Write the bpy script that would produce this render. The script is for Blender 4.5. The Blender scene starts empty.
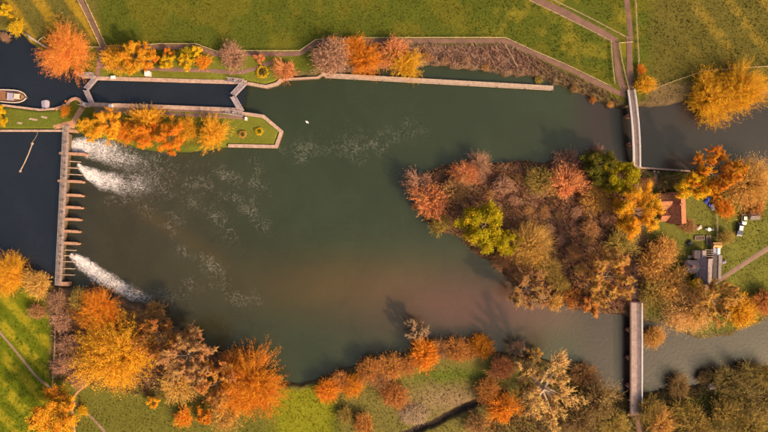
import bpy, bmesh, math, random
import numpy as np
from mathutils import Vector, Matrix

# ---------------------------------------------------------------- camera, sky, sun, exposure
SC = bpy.context.scene
COL = SC.collection
S = 0.35            # metres per photo pixel on the weir pool's surface
HC = 210.0          # drone height
SUN_EL = math.radians(33)
SUN_AZ = math.radians(-40)          # direction towards the sun in the plan, from +x

cam = bpy.data.cameras.new('Camera')
cam.sensor_width = 36.0
cam.lens = 36.0 * HC / (768 * S)
cam.clip_start = 1.0
cam.clip_end = 12000.0
camo = bpy.data.objects.new('Camera', cam)
camo.location = (0, 0, HC)
COL.objects.link(camo)
SC.camera = camo

world = bpy.data.worlds.new('World')
SC.world = world
world.use_nodes = True
wn = world.node_tree
wn.nodes.clear()
sky = wn.nodes.new('ShaderNodeTexSky')
sky.sky_type = 'NISHITA'
sky.sun_disc = False
sky.sun_elevation = SUN_EL
sky.sun_rotation = math.pi / 2 - SUN_AZ
sky.air_density = 1.0
sky.dust_density = 10.0
sky.ozone_density = 0.0
bgn = wn.nodes.new('ShaderNodeBackground')
bgn.inputs[1].default_value = 0.13
wo = wn.nodes.new('ShaderNodeOutputWorld')
wn.links.new(sky.outputs[0], bgn.inputs[0])
wn.links.new(bgn.outputs[0], wo.inputs[0])

sl = bpy.data.lights.new('sun', 'SUN')
sl.energy = 3.9
sl.angle = math.radians(3)
sl.color = (1.0, 0.70, 0.38)
so = bpy.data.objects.new('sun', sl)
sdir = Vector((math.cos(SUN_EL) * math.cos(SUN_AZ), math.cos(SUN_EL) * math.sin(SUN_AZ), math.sin(SUN_EL)))
so.rotation_euler = sdir.to_track_quat('Z', 'Y').to_euler()
so.location = sdir * 300
COL.objects.link(so)

vs = SC.view_settings
vs.view_transform = 'Standard'
vs.look = 'None'
vs.gamma = 1.0
vs.exposure = 0.68

rnd = random.Random(7)

# ---------------------------------------------------------------- helpers
def W(u, v, z=0.0):
    k = (HC - z) / HC * S
    return ((u - 384) * k, (216 - v) * k)

def WP(pts, z=0.0):
    return [W(u, v, z) for u, v in pts]

class MB:
    def __init__(s):
        s.v = []; s.f = []; s.m = []
    def add(s, vs_, fs_, mi=0):
        b = len(s.v)
        s.v.extend(vs_)
        s.f.extend([tuple(i + b for i in f) for f in fs_])
        s.m.extend([mi] * len(fs_))
    def box(s, c, d, rz=0.0, mi=0, taper=1.0):
        hx, hy, hz = d[0] / 2, d[1] / 2, d[2] / 2
        ca, sa = math.cos(rz), math.sin(rz)
        vs_ = []
        for z, t in ((-hz, 1.0), (hz, taper)):
            for x, y in ((-hx, -hy), (hx, -hy), (hx, hy), (-hx, hy)):
                x *= t; y *= t
                vs_.append((c[0] + x * ca - y * sa, c[1] + x * sa + y * ca, c[2] + z))
        s.add(vs_, [(0, 3, 2, 1), (4, 5, 6, 7), (0, 1, 5, 4), (1, 2, 6, 5), (2, 3, 7, 6), (3, 0, 4, 7)], mi)
    def beam(s, a, b, w, h, mi=0):
        a = Vector(a); b = Vector(b)
        d = (b - a)
        L = d.length
        if L < 1e-6: return
        d.normalize()
        up = Vector((0, 0, 1)) if abs(d.z) < 0.95 else Vector((1, 0, 0))
        x = d.cross(up).normalized() * (w / 2)
        y = x.cross(d).normalized() * (h / 2)
        vs_ = [tuple(p + i * x + j * y) for p in (a, b) for i, j in ((-1, -1), (1, -1), (1, 1), (-1, 1))]
        s.add(vs_, [(0, 1, 2, 3), (7, 6, 5, 4), (0, 4, 5, 1), (1, 5, 6, 2), (2, 6, 7, 3), (3, 7, 4, 0)], mi)
    def prism(s, poly, z0, z1, mi=0):
        n = len(poly)
        a = sum(poly[i][0] * poly[(i + 1) % n][1] - poly[(i + 1) % n][0] * poly[i][1] for i in range(n))
        if a < 0: poly = poly[::-1]
        vs_ = [(x, y, z0) for x, y in poly] + [(x, y, z1) for x, y in poly]
        fs_ = [tuple(range(n - 1, -1, -1)), tuple(range(n, 2 * n))]
        for i in range(n):
            j = (i + 1) % n
            fs_.append((i, j, n + j, n + i))
        s.add(vs_, fs_, mi)
    def tube(s, pts, rad, sides=6, mi=0, cap=True):
        pts = [Vector(p) for p in pts]
        n = len(pts)
        vs_ = []
        for i, p in enumerate(pts):
            d = (pts[min(i + 1, n - 1)] - pts[max(i - 1, 0)])
            if d.length < 1e-9: d = Vector((0, 0, 1))
            d.normalize()
            a = Vector((0.31, 0.95, 0.1)) if abs(d.z) > 0.8 else Vector((0, 0, 1))
            x = d.cross(a).normalized(); y = d.cross(x)
            for k in range(sides):
                t = 2 * math.pi * k / sides
                vs_.append(tuple(p + (x * math.cos(t) + y * math.sin(t)) * rad[i]))
        fs_ = []
        for i in range(n - 1):
            for k in range(sides):
                k2 = (k + 1) % sides
                fs_.append((i * sides + k, i * sides + k2, (i + 1) * sides + k2, (i + 1) * sides + k))
        if cap:
            fs_.append(tuple(range(sides - 1, -1, -1)))
            fs_.append(tuple(range((n - 1) * sides, n * sides)))
        s.add(vs_, fs_, mi)
    def lathe(s, prof, c=(0, 0, 0), sides=12, mi=0):
        vs_ = []
        for r, z in prof:
            for k in range(sides):
                t = 2 * math.pi * k / sides
                vs_.append((c[0] + r * math.cos(t), c[1] + r * math.sin(t), c[2] + z))
        fs_ = []
        n = len(prof)
        for i in range(n - 1):
            for k in range(sides):
                k2 = (k + 1) % sides
                fs_.append((i * sides + k, i * sides + k2, (i + 1) * sides + k2, (i + 1) * sides + k))
        fs_.append(tuple(range(sides - 1, -1, -1)))
        fs_.append(tuple(range((n - 1) * sides, n * sides)))
        s.add(vs_, fs_, mi)
    def mesh(s, name, mats, smooth=False):
        me = bpy.data.meshes.new(name)
        me.from_pydata(s.v, [], s.f)
        if not isinstance(mats, (list, tuple)): mats = [mats]
        for m in mats: me.materials.append(m)
        if len(mats) > 1: me.polygons.foreach_set('material_index', s.m)
        if smooth: me.polygons.foreach_set('use_smooth', [True] * len(me.polygons))
        me.update()
        return me

def obj(name, me, parent=None, loc=(0, 0, 0), rz=0.0):
    o = bpy.data.objects.new(name, me)
    o.location = loc
    o.rotation_euler = (0, 0, rz)
    COL.objects.link(o)
    if parent: o.parent = parent
    return o

def tag(o, label, cat, group=None, kind=None):
    o['label'] = label
    o['category'] = cat
    if group: o['group'] = group
    if kind: o['kind'] = kind
    return o

def thing(name, label, cat, loc=(0, 0, 0), rz=0.0, group=None):
    return tag(obj(name, None, None, loc, rz), label, cat, group)

def part(name, mb, mat, parent, smooth=False, loc=(0, 0, 0), rz=0.0):
    return obj(name, mb.mesh(name, mat, smooth), parent, loc, rz)

# ---------------------------------------------------------------- materials
class NT:
    def __init__(s, name):
        s.mat = bpy.data.materials.new(name)
        s.mat.use_nodes = True
        s.t = s.mat.node_tree
        s.t.nodes.clear()
        s.out = s.t.nodes.new('ShaderNodeOutputMaterial')
    def n(s, typ, **kw):
        nd = s.t.nodes.new(typ)
        for k, v in kw.items(): setattr(nd, k, v)
        return nd
    def l(s, a, b): s.t.links.new(a, b)
    def setv(s, sock, val):
        if hasattr(val, 'is_linked') or hasattr(val, 'links'): s.l(val, sock)
        else:
            if isinstance(val, (tuple, list)) and len(val) == 3 and sock.type == 'RGBA': val = (*val, 1)
            sock.default_value = val
    def noise(s, vec, scale, detail=4, rough=0.55, dist=0.0):
        nd = s.n('ShaderNodeTexNoise')
        if vec is not None: s.l(vec, nd.inputs['Vector'])
        nd.inputs['Scale'].default_value = scale
        nd.inputs['Detail'].default_value = detail
        nd.inputs['Roughness'].default_value = rough
        nd.inputs['Distortion'].default_value = dist
        return nd.outputs['Fac']
    def math(s, op, a, b=None, c=None, clamp=False):
        nd = s.n('ShaderNodeMath', operation=op, use_clamp=clamp)
        s.setv(nd.inputs[0], a)
        if b is not None: s.setv(nd.inputs[1], b)
        if c is not None: s.setv(nd.inputs[2], c)
        return nd.outputs[0]
    def rng(s, val, a, b, c=0.0, d=1.0):
        nd = s.n('ShaderNodeMapRange')
        s.l(val, nd.inputs[0])
        for i, x in enumerate((a, b, c, d)): nd.inputs[i + 1].default_value = x
        return nd.outputs[0]
    def mix(s, f, a, b, blend='MIX'):
        nd = s.n('ShaderNodeMix', data_type='RGBA', blend_type=blend)
        s.setv(nd.inputs['Factor'], f)
        s.setv(nd.inputs['A'], a) if False else s.setv(nd.inputs[6], a)
        s.setv(nd.inputs[7], b)
        return nd.outputs[2]
    def bump(s, h, strength=0.5, dist=0.1):
        nd = s.n('ShaderNodeBump')
        nd.inputs['Strength'].default_value = strength
        nd.inputs['Distance'].default_value = dist
        s.l(h, nd.inputs['Height'])
        return nd.outputs[0]
    def bsdf(s, col, rough=0.8, normal=None, spec=0.3, metal=0.0):
        nd = s.n('ShaderNodeBsdfPrincipled')
        s.setv(nd.inputs['Base Color'], col)
        s.setv(nd.inputs['Roughness'], rough)
        nd.inputs['Specular IOR Level'].default_value = spec
        nd.inputs['Metallic'].default_value = metal
        if normal is not None: s.l(normal, nd.inputs['Normal'])
        return nd.outputs[0]
    def finish(s, sh):
        s.l(sh, s.out.inputs[0])
        return s.mat
    def pos(s): return s.n('ShaderNodeNewGeometry').outputs['Position']
    def objco(s): return s.n('ShaderNodeTexCoord').outputs['Object']
    def attr(s, name): return s.n('ShaderNodeAttribute', attribute_name=name)

def plain(name, c, rough=0.8, var=0.35, scale=1.5, bump=0.3, spec=0.3, metal=0.0, c2=None):
    t = NT(name)
    p = t.pos()
    a = t.noise(p, scale, 5, 0.6)
    b = t.noise(p, scale * 7, 3, 0.6)
    f = t.math('ADD', t.math('MULTIPLY', a, 0.6), t.math('MULTIPLY', b, 0.4))
    f = t.rng(f, 0.32, 0.68)
    lo = tuple(x * (1 - var) for x in c); hi = tuple(min(1, x * (1 + var)) for x in c)
    if c2: lo = c2
    col = t.mix(f, lo, hi)
    return t.finish(t.bsdf(col, rough, t.bump(b, bump, 0.05) if bump else None, spec, metal))

M = {}
M['stone'] = plain('stone_coping', (0.34, 0.23, 0.18), c2=(0.17, 0.115, 0.095), scale=0.9)
M['concrete'] = plain('grey_concrete', (0.26, 0.175, 0.15), c2=(0.12, 0.08, 0.072), scale=0.7)
M['brickwall'] = plain('wet_wall', (0.16, 0.10, 0.08), c2=(0.06, 0.045, 0.04))
M['pier'] = plain('pier_stone', (0.36, 0.19, 0.12), c2=(0.13, 0.08, 0.06))
M['timber'] = plain('weathered_timber', (0.34, 0.25, 0.20), c2=(0.18, 0.125, 0.10), scale=1.2)
M['fence'] = plain('fence_timber', (0.46, 0.34, 0.21), c2=(0.24, 0.165, 0.10), scale=0.7)
M['darktimber'] = plain('dark_timber', (0.11, 0.075, 0.055), scale=2.5)
M['deckgrey'] = plain('lilac_grey_deck', (0.27, 0.215, 0.235), c2=(0.15, 0.12, 0.135), scale=1.2)
M['white'] = plain('white_paint', (0.55, 0.53, 0.56), rough=0.5, var=0.2)
M['metal'] = plain('painted_steel', (0.25, 0.24, 0.25), rough=0.5, var=0.2)
M['darkmetal'] = plain('dark_steel', (0.04, 0.04, 0.045), rough=0.5, var=0.2)
M['bark'] = plain('bark', (0.17, 0.12, 0.085), c2=(0.08, 0.055, 0.04), scale=3.0, bump=0.6)
M['palebark'] = plain('pale_bark', (0.40, 0.31, 0.22), c2=(0.22, 0.16, 0.11), scale=3.0, bump=0.6)
M['rope'] = plain('rope', (0.24, 0.18, 0.14))
M['red'] = plain('red_canvas', (0.42, 0.07, 0.04), var=0.2)
M['lilac'] = plain('lilac_tarpaulin', (0.27, 0.235, 0.31), rough=0.6, var=0.2)
M['cream'] = plain('cream_paint', (0.46, 0.37, 0.30), rough=0.5, var=0.15)
M['wood_var'] = plain('varnished_wood', (0.22, 0.11, 0.06), rough=0.4, var=0.3)
M['navy'] = plain('navy_paint', (0.025, 0.03, 0.075), rough=0.3, var=0.1, bump=0.0, spec=0.5)
M['glass'] = plain('dark_glass', (0.02, 0.022, 0.028), rough=0.1, var=0.1, bump=0.0, spec=0.6)
M['rubber'] = plain('rubber', (0.02, 0.02, 0.02), rough=0.9)
M['blue'] = plain('blue_tarpaulin', (0.05, 0.07, 0.42), rough=0.6, var=0.25)
M['orange'] = plain('orange_plastic', (0.65, 0.20, 0.03), rough=0.5, var=0.1)
M['soil'] = plain('dark_soil', (0.07, 0.045, 0.03))
M['brick'] = plain('house_brick', (0.34, 0.15, 0.09), scale=2.0)
M['render'] = plain('house_render', (0.50, 0.42, 0.34), var=0.15)
M['feather'] = plain('white_feather', (0.80, 0.78, 0.74), var=0.05, bump=0.1)

def roof_mat(name, c, c2, axis=2):
    t = NT(name)
    p = t.pos()
    w = t.n('ShaderNodeTexWave', wave_type='BANDS', bands_direction='Z')
    t.l(p, w.inputs['Vector'])
    w.inputs['Scale'].default_value = 1.6
    w.inputs['Distortion'].default_value = 1.0
    a = t.noise(p, 1.2, 5); b = t.noise(p, 6, 3)
    f = t.rng(t.math('ADD', t.math('MULTIPLY', a, 0.6), t.math('MULTIPLY', b, 0.4)), 0.35, 0.65)
    col = t.mix(f, c2, c)
    return t.finish(t.bsdf(col, 0.85, t.bump(w.outputs['Fac'], 0.6, 0.06)))
M['redtile'] = roof_mat('clay_tile_roof', (0.42, 0.16, 0.07), (0.17, 0.065, 0.04))
M['greyroof'] = roof_mat('grey_slate_roof', (0.25, 0.19, 0.19), (0.13, 0.10, 0.105))
M['feltroof'] = roof_mat('felt_roof', (0.20, 0.16, 0.15), (0.11, 0.09, 0.085))

# path: trodden earth and gravel
def path_mat(name, c, c2):
    t = NT(name)
    p = t.pos()
    a = t.noise(p, 0.35, 6, 0.62); b = t.noise(p, 3.0, 4, 0.6)
    f = t.rng(t.math('ADD', t.math('MULTIPLY', a, 0.6), t.math('MULTIPLY', b, 0.4)), 0.36, 0.64)
    return t.finish(t.bsdf(t.mix(f, c2, c), 0.95, t.bump(b, 0.5, 0.06), 0.1))
M['path'] = path_mat('earth_path', (0.185, 0.105, 0.082), (0.10, 0.062, 0.05))
M['paving'] = path_mat('lockside_paving', (0.22, 0.125, 0.105), (0.125, 0.075, 0.068))
M['track'] = path_mat('gravel_track', (0.25, 0.16, 0.12), (0.15, 0.095, 0.075))
M['bare'] = path_mat('sandy_apron', (0.42, 0.22, 0.12), (0.24, 0.13, 0.085))

# ground: cover colour is a vertex attribute, detail is procedural
def ground_mat():
    t = NT('ground_cover')
    p = t.pos()
    c = t.attr('cover').outputs['Color']
    a = t.noise(p, 0.16, 6, 0.65); b = t.noise(p, 1.3, 5, 0.65); d = t.noise(p, 5.0, 3, 0.6)
    f = t.math('ADD', t.math('MULTIPLY', a, 0.42), t.math('ADD', t.math('MULTIPLY', b, 0.4), t.math('MULTIPLY', d, 0.18)))
    k = t.rng(f, 0.34, 0.66, 0.76, 1.24)
    vm = t.n('ShaderNodeVectorMath', operation='SCALE')
    t.l(c, vm.inputs[0]); t.l(k, vm.inputs['Scale'])
    dry = t.rng(t.noise(p, 0.45, 5, 0.7), 0.52, 0.75, 0.0, 0.3)
    col = t.mix(dry, vm.outputs[0], t.mix(0.5, vm.outputs[0], (0.17, 0.115, 0.03)))
    hb = t.math('ADD', b, t.math('MULTIPLY', d, 0.5))
    return t.finish(t.bsdf(col, 0.95, t.bump(hb, 0.8, 0.35), 0.05))
M['ground'] = ground_mat()

def tuft_mat(name, tr=0.25):
    t = NT(name)
    c = t.attr('cover').outputs['Color']
    b = t.n('ShaderNodeBsdfDiffuse'); t.l(c, b.inputs[0])
    tl = t.n('ShaderNodeBsdfTranslucent'); t.l(c, tl.inputs[0])
    m = t.n('ShaderNodeMixShader'); m.inputs[0].default_value = tr
    t.l(b.outputs[0], m.inputs[1]); t.l(tl.outputs[0], m.inputs[2])
    return t.finish(m.outputs[0])
M['tuft'] = tuft_mat('grass_tuft')

def leaf_mat():
    t = NT('leaf')
    oi = t.n('ShaderNodeObjectInfo')
    r = t.attr('rnd').outputs['Fac']
    oc = oi.outputs['Color']
    hs = t.n('ShaderNodeHueSaturation')
    t.l(oc, hs.inputs['Color'])
    hs.inputs['Saturation'].default_value = 1.0
    t.l(t.rng(r, 0, 1, 0.478, 0.532), hs.inputs['Hue'])
    t.l(t.rng(t.math('FRACT', t.math('MULTIPLY', r, 7.13)), 0, 1, 0.36, 1.32), hs.inputs['Value'])
    col = hs.outputs[0]
    b = t.n('ShaderNodeBsdfDiffuse'); t.l(col, b.inputs[0])
    tl = t.n('ShaderNodeBsdfTranslucent'); t.l(col, tl.inputs[0])
    m = t.n('ShaderNodeMixShader'); m.inputs[0].default_value = 0.3
    t.l(b.outputs[0], m.inputs[1]); t.l(tl.outputs[0], m.inputs[2])
    return t.finish(m.outputs[0])
M['leaf'] = leaf_mat()

def twig_mat():
    t = NT('twig')
    oc = t.n('ShaderNodeObjectInfo').outputs['Color']
    n = t.noise(t.pos(), 0.9, 3)
    col = t.mix(t.rng(n, 0.3, 0.7, 0.55, 0.95), (0.20, 0.13, 0.085), oc)
    return t.finish(t.bsdf(col, 0.9, None, 0.1))
M['twig'] = twig_mat()

# water
def water_mat(name, base=None, ripple=0.25, spec=(0.90, 0.89, 0.64)):
    t = NT(name)
    p = t.pos()
    at = t.attr('tint')
    if base is None: c = at.outputs['Color']
    else: c = base
    big = t.noise(p, 0.035, 5, 0.6, 0.8)
    mid = t.noise(p, 0.22, 5, 0.6, 0.6)
    k = t.math('ADD', t.rng(big, 0.3, 0.7, 0.82, 1.18), t.rng(mid, 0.3, 0.7, -0.06, 0.06))
    vm = t.n('ShaderNodeVectorMath', operation='SCALE')
    if base is None: t.l(c, vm.inputs[0])
    else: vm.inputs[0].default_value = c
    t.l(k, vm.inputs['Scale'])
    col = vm.outputs[0]
    r1 = t.noise(p, 0.9, 4, 0.6, 0.4); r2 = t.noise(p, 3.2, 3, 0.6)
    hgt = t.math('ADD', r1, t.math('MULTIPLY', r2, 0.35))
    bmp = t.n('ShaderNodeBump')
    bmp.inputs['Distance'].default_value = 0.25
    t.l(hgt, bmp.inputs['Height'])
    rough = 0.26
    if base is None:
        fo = at.outputs['Alpha']
        # froth drawn out into lines where the current carries it
        fn = t.noise(p, 0.33, 6, 0.62, 1.5)
        f2 = t.noise(p, 0.16, 5, 0.65)
        f3 = t.noise(p, 1.8, 4, 0.75)
        rid = t.math('SUBTRACT', 1.0, t.math('ABSOLUTE', t.math('MULTIPLY', t.math('SUBTRACT', fn, 0.5), 24.0)), None, True)
        fm = t.math('MULTIPLY', t.math('MULTIPLY', rid, t.rng(f3, 0.38, 0.62)), t.math('MULTIPLY', t.rng(f2, 0.42, 0.6), t.math('MULTIPLY', fo, 0.3)), None, True)
        col = t.mix(fm, col, (0.62, 0.56, 0.50))
        bmp.inputs['Strength'].default_value = ripple
        t.l(t.math('ADD', ripple * 0.7, t.math('MULTIPLY', fo, 0.5)), bmp.inputs['Strength'])
        rough = t.math('ADD', 0.26, t.math('MULTIPLY', fm, 0.6))
    else:
        bmp.inputs['Strength'].default_value = ripple
    sh = t.n('ShaderNodeBsdfPrincipled')
    t.setv(sh.inputs['Base Color'], col); t.setv(sh.inputs['Roughness'], rough)
    sh.inputs['IOR'].default_value = 1.7
    sh.inputs['Specular IOR Level'].default_value = 0.5
    sh.inputs['Specular Tint'].default_value = (*spec, 1)
    t.l(bmp.outputs[0], sh.inputs['Normal'])
    return t.finish(sh.outputs[0])
M['pool'] = water_mat('pool_water')
M['upwater'] = water_mat('upstream_water', (0.010, 0.013, 0.018), 0.35, (0.52, 0.58, 0.66))

def foam_mat():
    t = NT('foam')
    a = t.attr('foam')
    d = a.outputs['Fac']
    uv = t.attr('flow').outputs['Vector']
    n1 = t.noise(uv, 1.3, 6, 0.66, 2.0)
    n3 = t.noise(uv, 3.4, 5, 0.7, 1.2)
    n2 = t.noise(t.pos(), 1.3, 6, 0.75, 1.0)
    rid = t.math('SUBTRACT', 1.0, t.math('ABSOLUTE', t.math('MULTIPLY', t.math('SUBTRACT', n1, 0.5), 6.0)), None, True)
    rid2 = t.math('SUBTRACT', 1.0, t.math('ABSOLUTE', t.math('MULTIPLY', t.math('SUBTRACT', n3, 0.5), 6.0)), None, True)
    v = t.math('ADD', t.math('ADD', t.math('MULTIPLY', rid, 0.36), t.math('MULTIPLY', rid2, 0.30)), t.math('MULTIPLY', n2, 0.62))
    f = t.math('SUBTRACT', t.math('ADD', v, t.math('MULTIPLY', d, 0.95)), 1.22)
    f = t.math('MULTIPLY', f, 1.7, None, True)
    f = t.math('MULTIPLY', f, t.math('MULTIPLY', d, 2.4, None, True), None, True)
    col = t.mix(t.rng(n2, 0.35, 0.65), (0.36, 0.33, 0.36), (0.74, 0.70, 0.72))
    b = t.bsdf(col, 0.7, t.bump(n2, 0.8, 0.3), 0.2)
    tr = t.n('ShaderNodeBsdfTransparent')
    m = t.n('ShaderNodeMixShader')
    t.l(f, m.inputs[0]); t.l(tr.outputs[0], m.inputs[1]); t.l(b, m.inputs[2])
    return t.finish(m.outputs[0])
M['foam'] = foam_mat()
M['railgrey'] = plain('grey_railing', (0.30, 0.26, 0.29), rough=0.5, var=0.25)

# ---------------------------------------------------------------- plan of the place (photo pixels -> metres)
ZU = 1.5      # upstream level
NBANK = [(246, 84), (266, 88), (277, 85), (283, 80), (318, 78), (324, 74), (360, 71), (400, 69), (430, 67), (470, 69),
         (500, 74), (530, 78), (556, 85), (580, 94), (605, 105), (620, 109), (640, 107), (670, 103), (700, 98), (768, 95), (900, 90), (3000, 60)]
ISL = [(3000, 190), (900, 172), (768, 169), (690, 170), (640, 167), (600, 161), (560, 161), (500, 163), (470, 161), (440, 168),
       (416, 176), (411, 190), (414, 208), (426, 220), (445, 232), (462, 240), (478, 256), (500, 268), (515, 290),
       (530, 301), (560, 306), (580, 311), (625, 317), (640, 320), (665, 323), (680, 332), (700, 339), (730, 335),
       (750, 326), (768, 318), (900, 290), (3000, 200)]
SBANK = [(3000, 290), (900, 345), (768, 366), (750, 366), (735, 373), (710, 381), (690, 386), (670, 389), (645, 393), (625, 393),
         (600, 389), (580, 377), (560, 363), (530, 356), (500, 353), (470, 347), (440, 343), (420, 346), (400, 354),
         (370, 359), (345, 367), (320, 377), (300, 383), (280, 381), (270, 373), (250, 366), (215, 351), (190, 336),
         (165, 319), (140, 302), (110, 294), (85, 287), (58.5, 285)]
LISL = [(67, 131.5), (90, 134), (115, 141), (140, 149), (165, 152), (190, 152), (228, 147), (277, 148), (283, 131), (264, 115), (243, 112)]
POOL = WP(NBANK + ISL + SBANK + LISL, 0)
UP1 = WP([(-3000, 10), (-300, 30), (0, 32), (12, 32), (21, 35), (29, 44), (42, 52), (60, 65), (74, 72), (83, 78), (97, 79), (93, 104),
          (84, 105), (79, 98), (72, 98), (66, 104), (55, 108), (40, 109), (0, 104), (-300, 100), (-3000, 80)], ZU)
UP2 = WP([(-3000, 150), (-300, 133), (0, 131.5), (67, 131.5), (58.5, 285), (40, 277), (20, 263), (0, 258), (-300, 240), (-3000, 230)], ZU)
LOCKP = WP([(96, 80.5), (246, 85), (242, 107.5), (92, 102)], ZU)

def sdist(px, py, poly):
    """signed distance to polygon, negative inside"""
    n = len(poly)
    d2 = np.full(px.shape, 1e18)
    ins = np.zeros(px.shape, bool)
    for i in range(n):
        ax, ay = poly[i]; bx, by = poly[(i + 1) % n]
        ex, ey = bx - ax, by - ay
        wx, wy = px - ax, py - ay
        t = np.clip((wx * ex + wy * ey) / (ex * ex + ey * ey + 1e-12), 0, 1)
        d2 = np.minimum(d2, (wx - ex * t) ** 2 + (wy - ey * t) ** 2)
        if ay != by:
            c = ((ay > py) != (by > py)) & (px < ex * (py - ay) / (by - ay) + ax)
            ins ^= c
    d = np.sqrt(d2)
    return np.where(ins, -d, d)

def pldist(px, py, pl):
    d2 = np.full(px.shape, 1e18)
    for i in range(len(pl) - 1):
        ax, ay = pl[i]; bx, by = pl[i + 1]
        ex, ey = bx - ax, by - ay
        wx, wy = px - ax, py - ay
        t = np.clip((wx * ex + wy * ey) / (ex * ex + ey * ey + 1e-12), 0, 1)
        d2 = np.minimum(d2, (wx - ex * t) ** 2 + (wy - ey * t) ** 2)
    return np.sqrt(d2)

_lat = np.random.RandomState(11).rand(256, 256)
def vn(x, y, sc, off=0):
    x = np.asarray(x) / sc + off * 17.3; y = np.asarray(y) / sc + off * 9.1
    xi = np.floor(x).astype(int); yi = np.floor(y).astype(int)
    fx = x - xi; fy = y - yi
    fx = fx * fx * (3 - 2 * fx); fy = fy * fy * (3 - 2 * fy)
    g = lambda a, b: _lat[a & 255, b & 255]
    return (g(xi, yi) * (1 - fx) + g(xi + 1, yi) * fx) * (1 - fy) + (g(xi, yi + 1) * (1 - fx) + g(xi + 1, yi + 1) * fx) * fy
def fbm(x, y, sc, off=0):
    return 0.5 * vn(x, y, sc, off) + 0.3 * vn(x, y, sc / 2.1, off + 1) + 0.2 * vn(x, y, sc / 4.3, off + 2)

def ss(a, b, x):
    t = np.clip((x - a) / (b - a), 0, 1)
    return t * t * (3 - 2 * t)

DITCH = WP([(400, 436), (432, 424), (455, 412), (480, 401), (503, 393)], 1.2)

def uvpx(x, y):
    return x / S + 384, 216 - y / S

def water_sd(x, y):
    u, v = uvpx(x, y)
    nat = ss(283, 300, u) + ss(160, 180, v) * ss(62, 80, u)
    nat = np.clip(nat, 0, 1)
    w = (fbm(x, y, 5.0, 3) - 0.5) * 2.4 * nat
    a = sdist(x, y, POOL) + w
    b = np.minimum(sdist(x, y, UP1), sdist(x, y, UP2))
    c = sdist(x, y, LOCKP)
    return a, b, c

def base_ground(x, y):
    u, v = uvpx(x, y)
    g = 2.2 + (fbm(x, y, 30, 5) - 0.5) * 0.5 * ss(110, 60, v)
    south = 2.2 + (1.3 - 2.2) * ss(90, 260, u) + (fbm(x, y, 14, 6) - 0.5) * 0.5
    isl = 1.25 + (fbm(x, y, 12, 8) - 0.5) * 0.7
    g = np.where(v > 230, south, g)
    island = (u > 395) & (v > 135) & (v < 345 - 0 * u)
    g = np.where(island & (v < 332), isl, g)
    return g

def height(x, y):
    x = np.asarray(x, float); y = np.asarray(y, float)
    a, b, c = water_sd(x, y)
    d = np.minimum(np.minimum(a, b), c)
    g = base_ground(x, y)
    h = -1.6 + (g + 1.6) * ss(-1.3, 1.3, d)
    dd = pldist(x, y, DITCH)
    dd = dd + (fbm(x, y, 3.0, 77) - 0.5) * 1.6
    h = h - 1.0 * ss(1.9, 0.6, dd) * (d > 1)
    return h

def hz(x, y):
    return float(height(np.array([x]), np.array([y]))[0])

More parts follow.
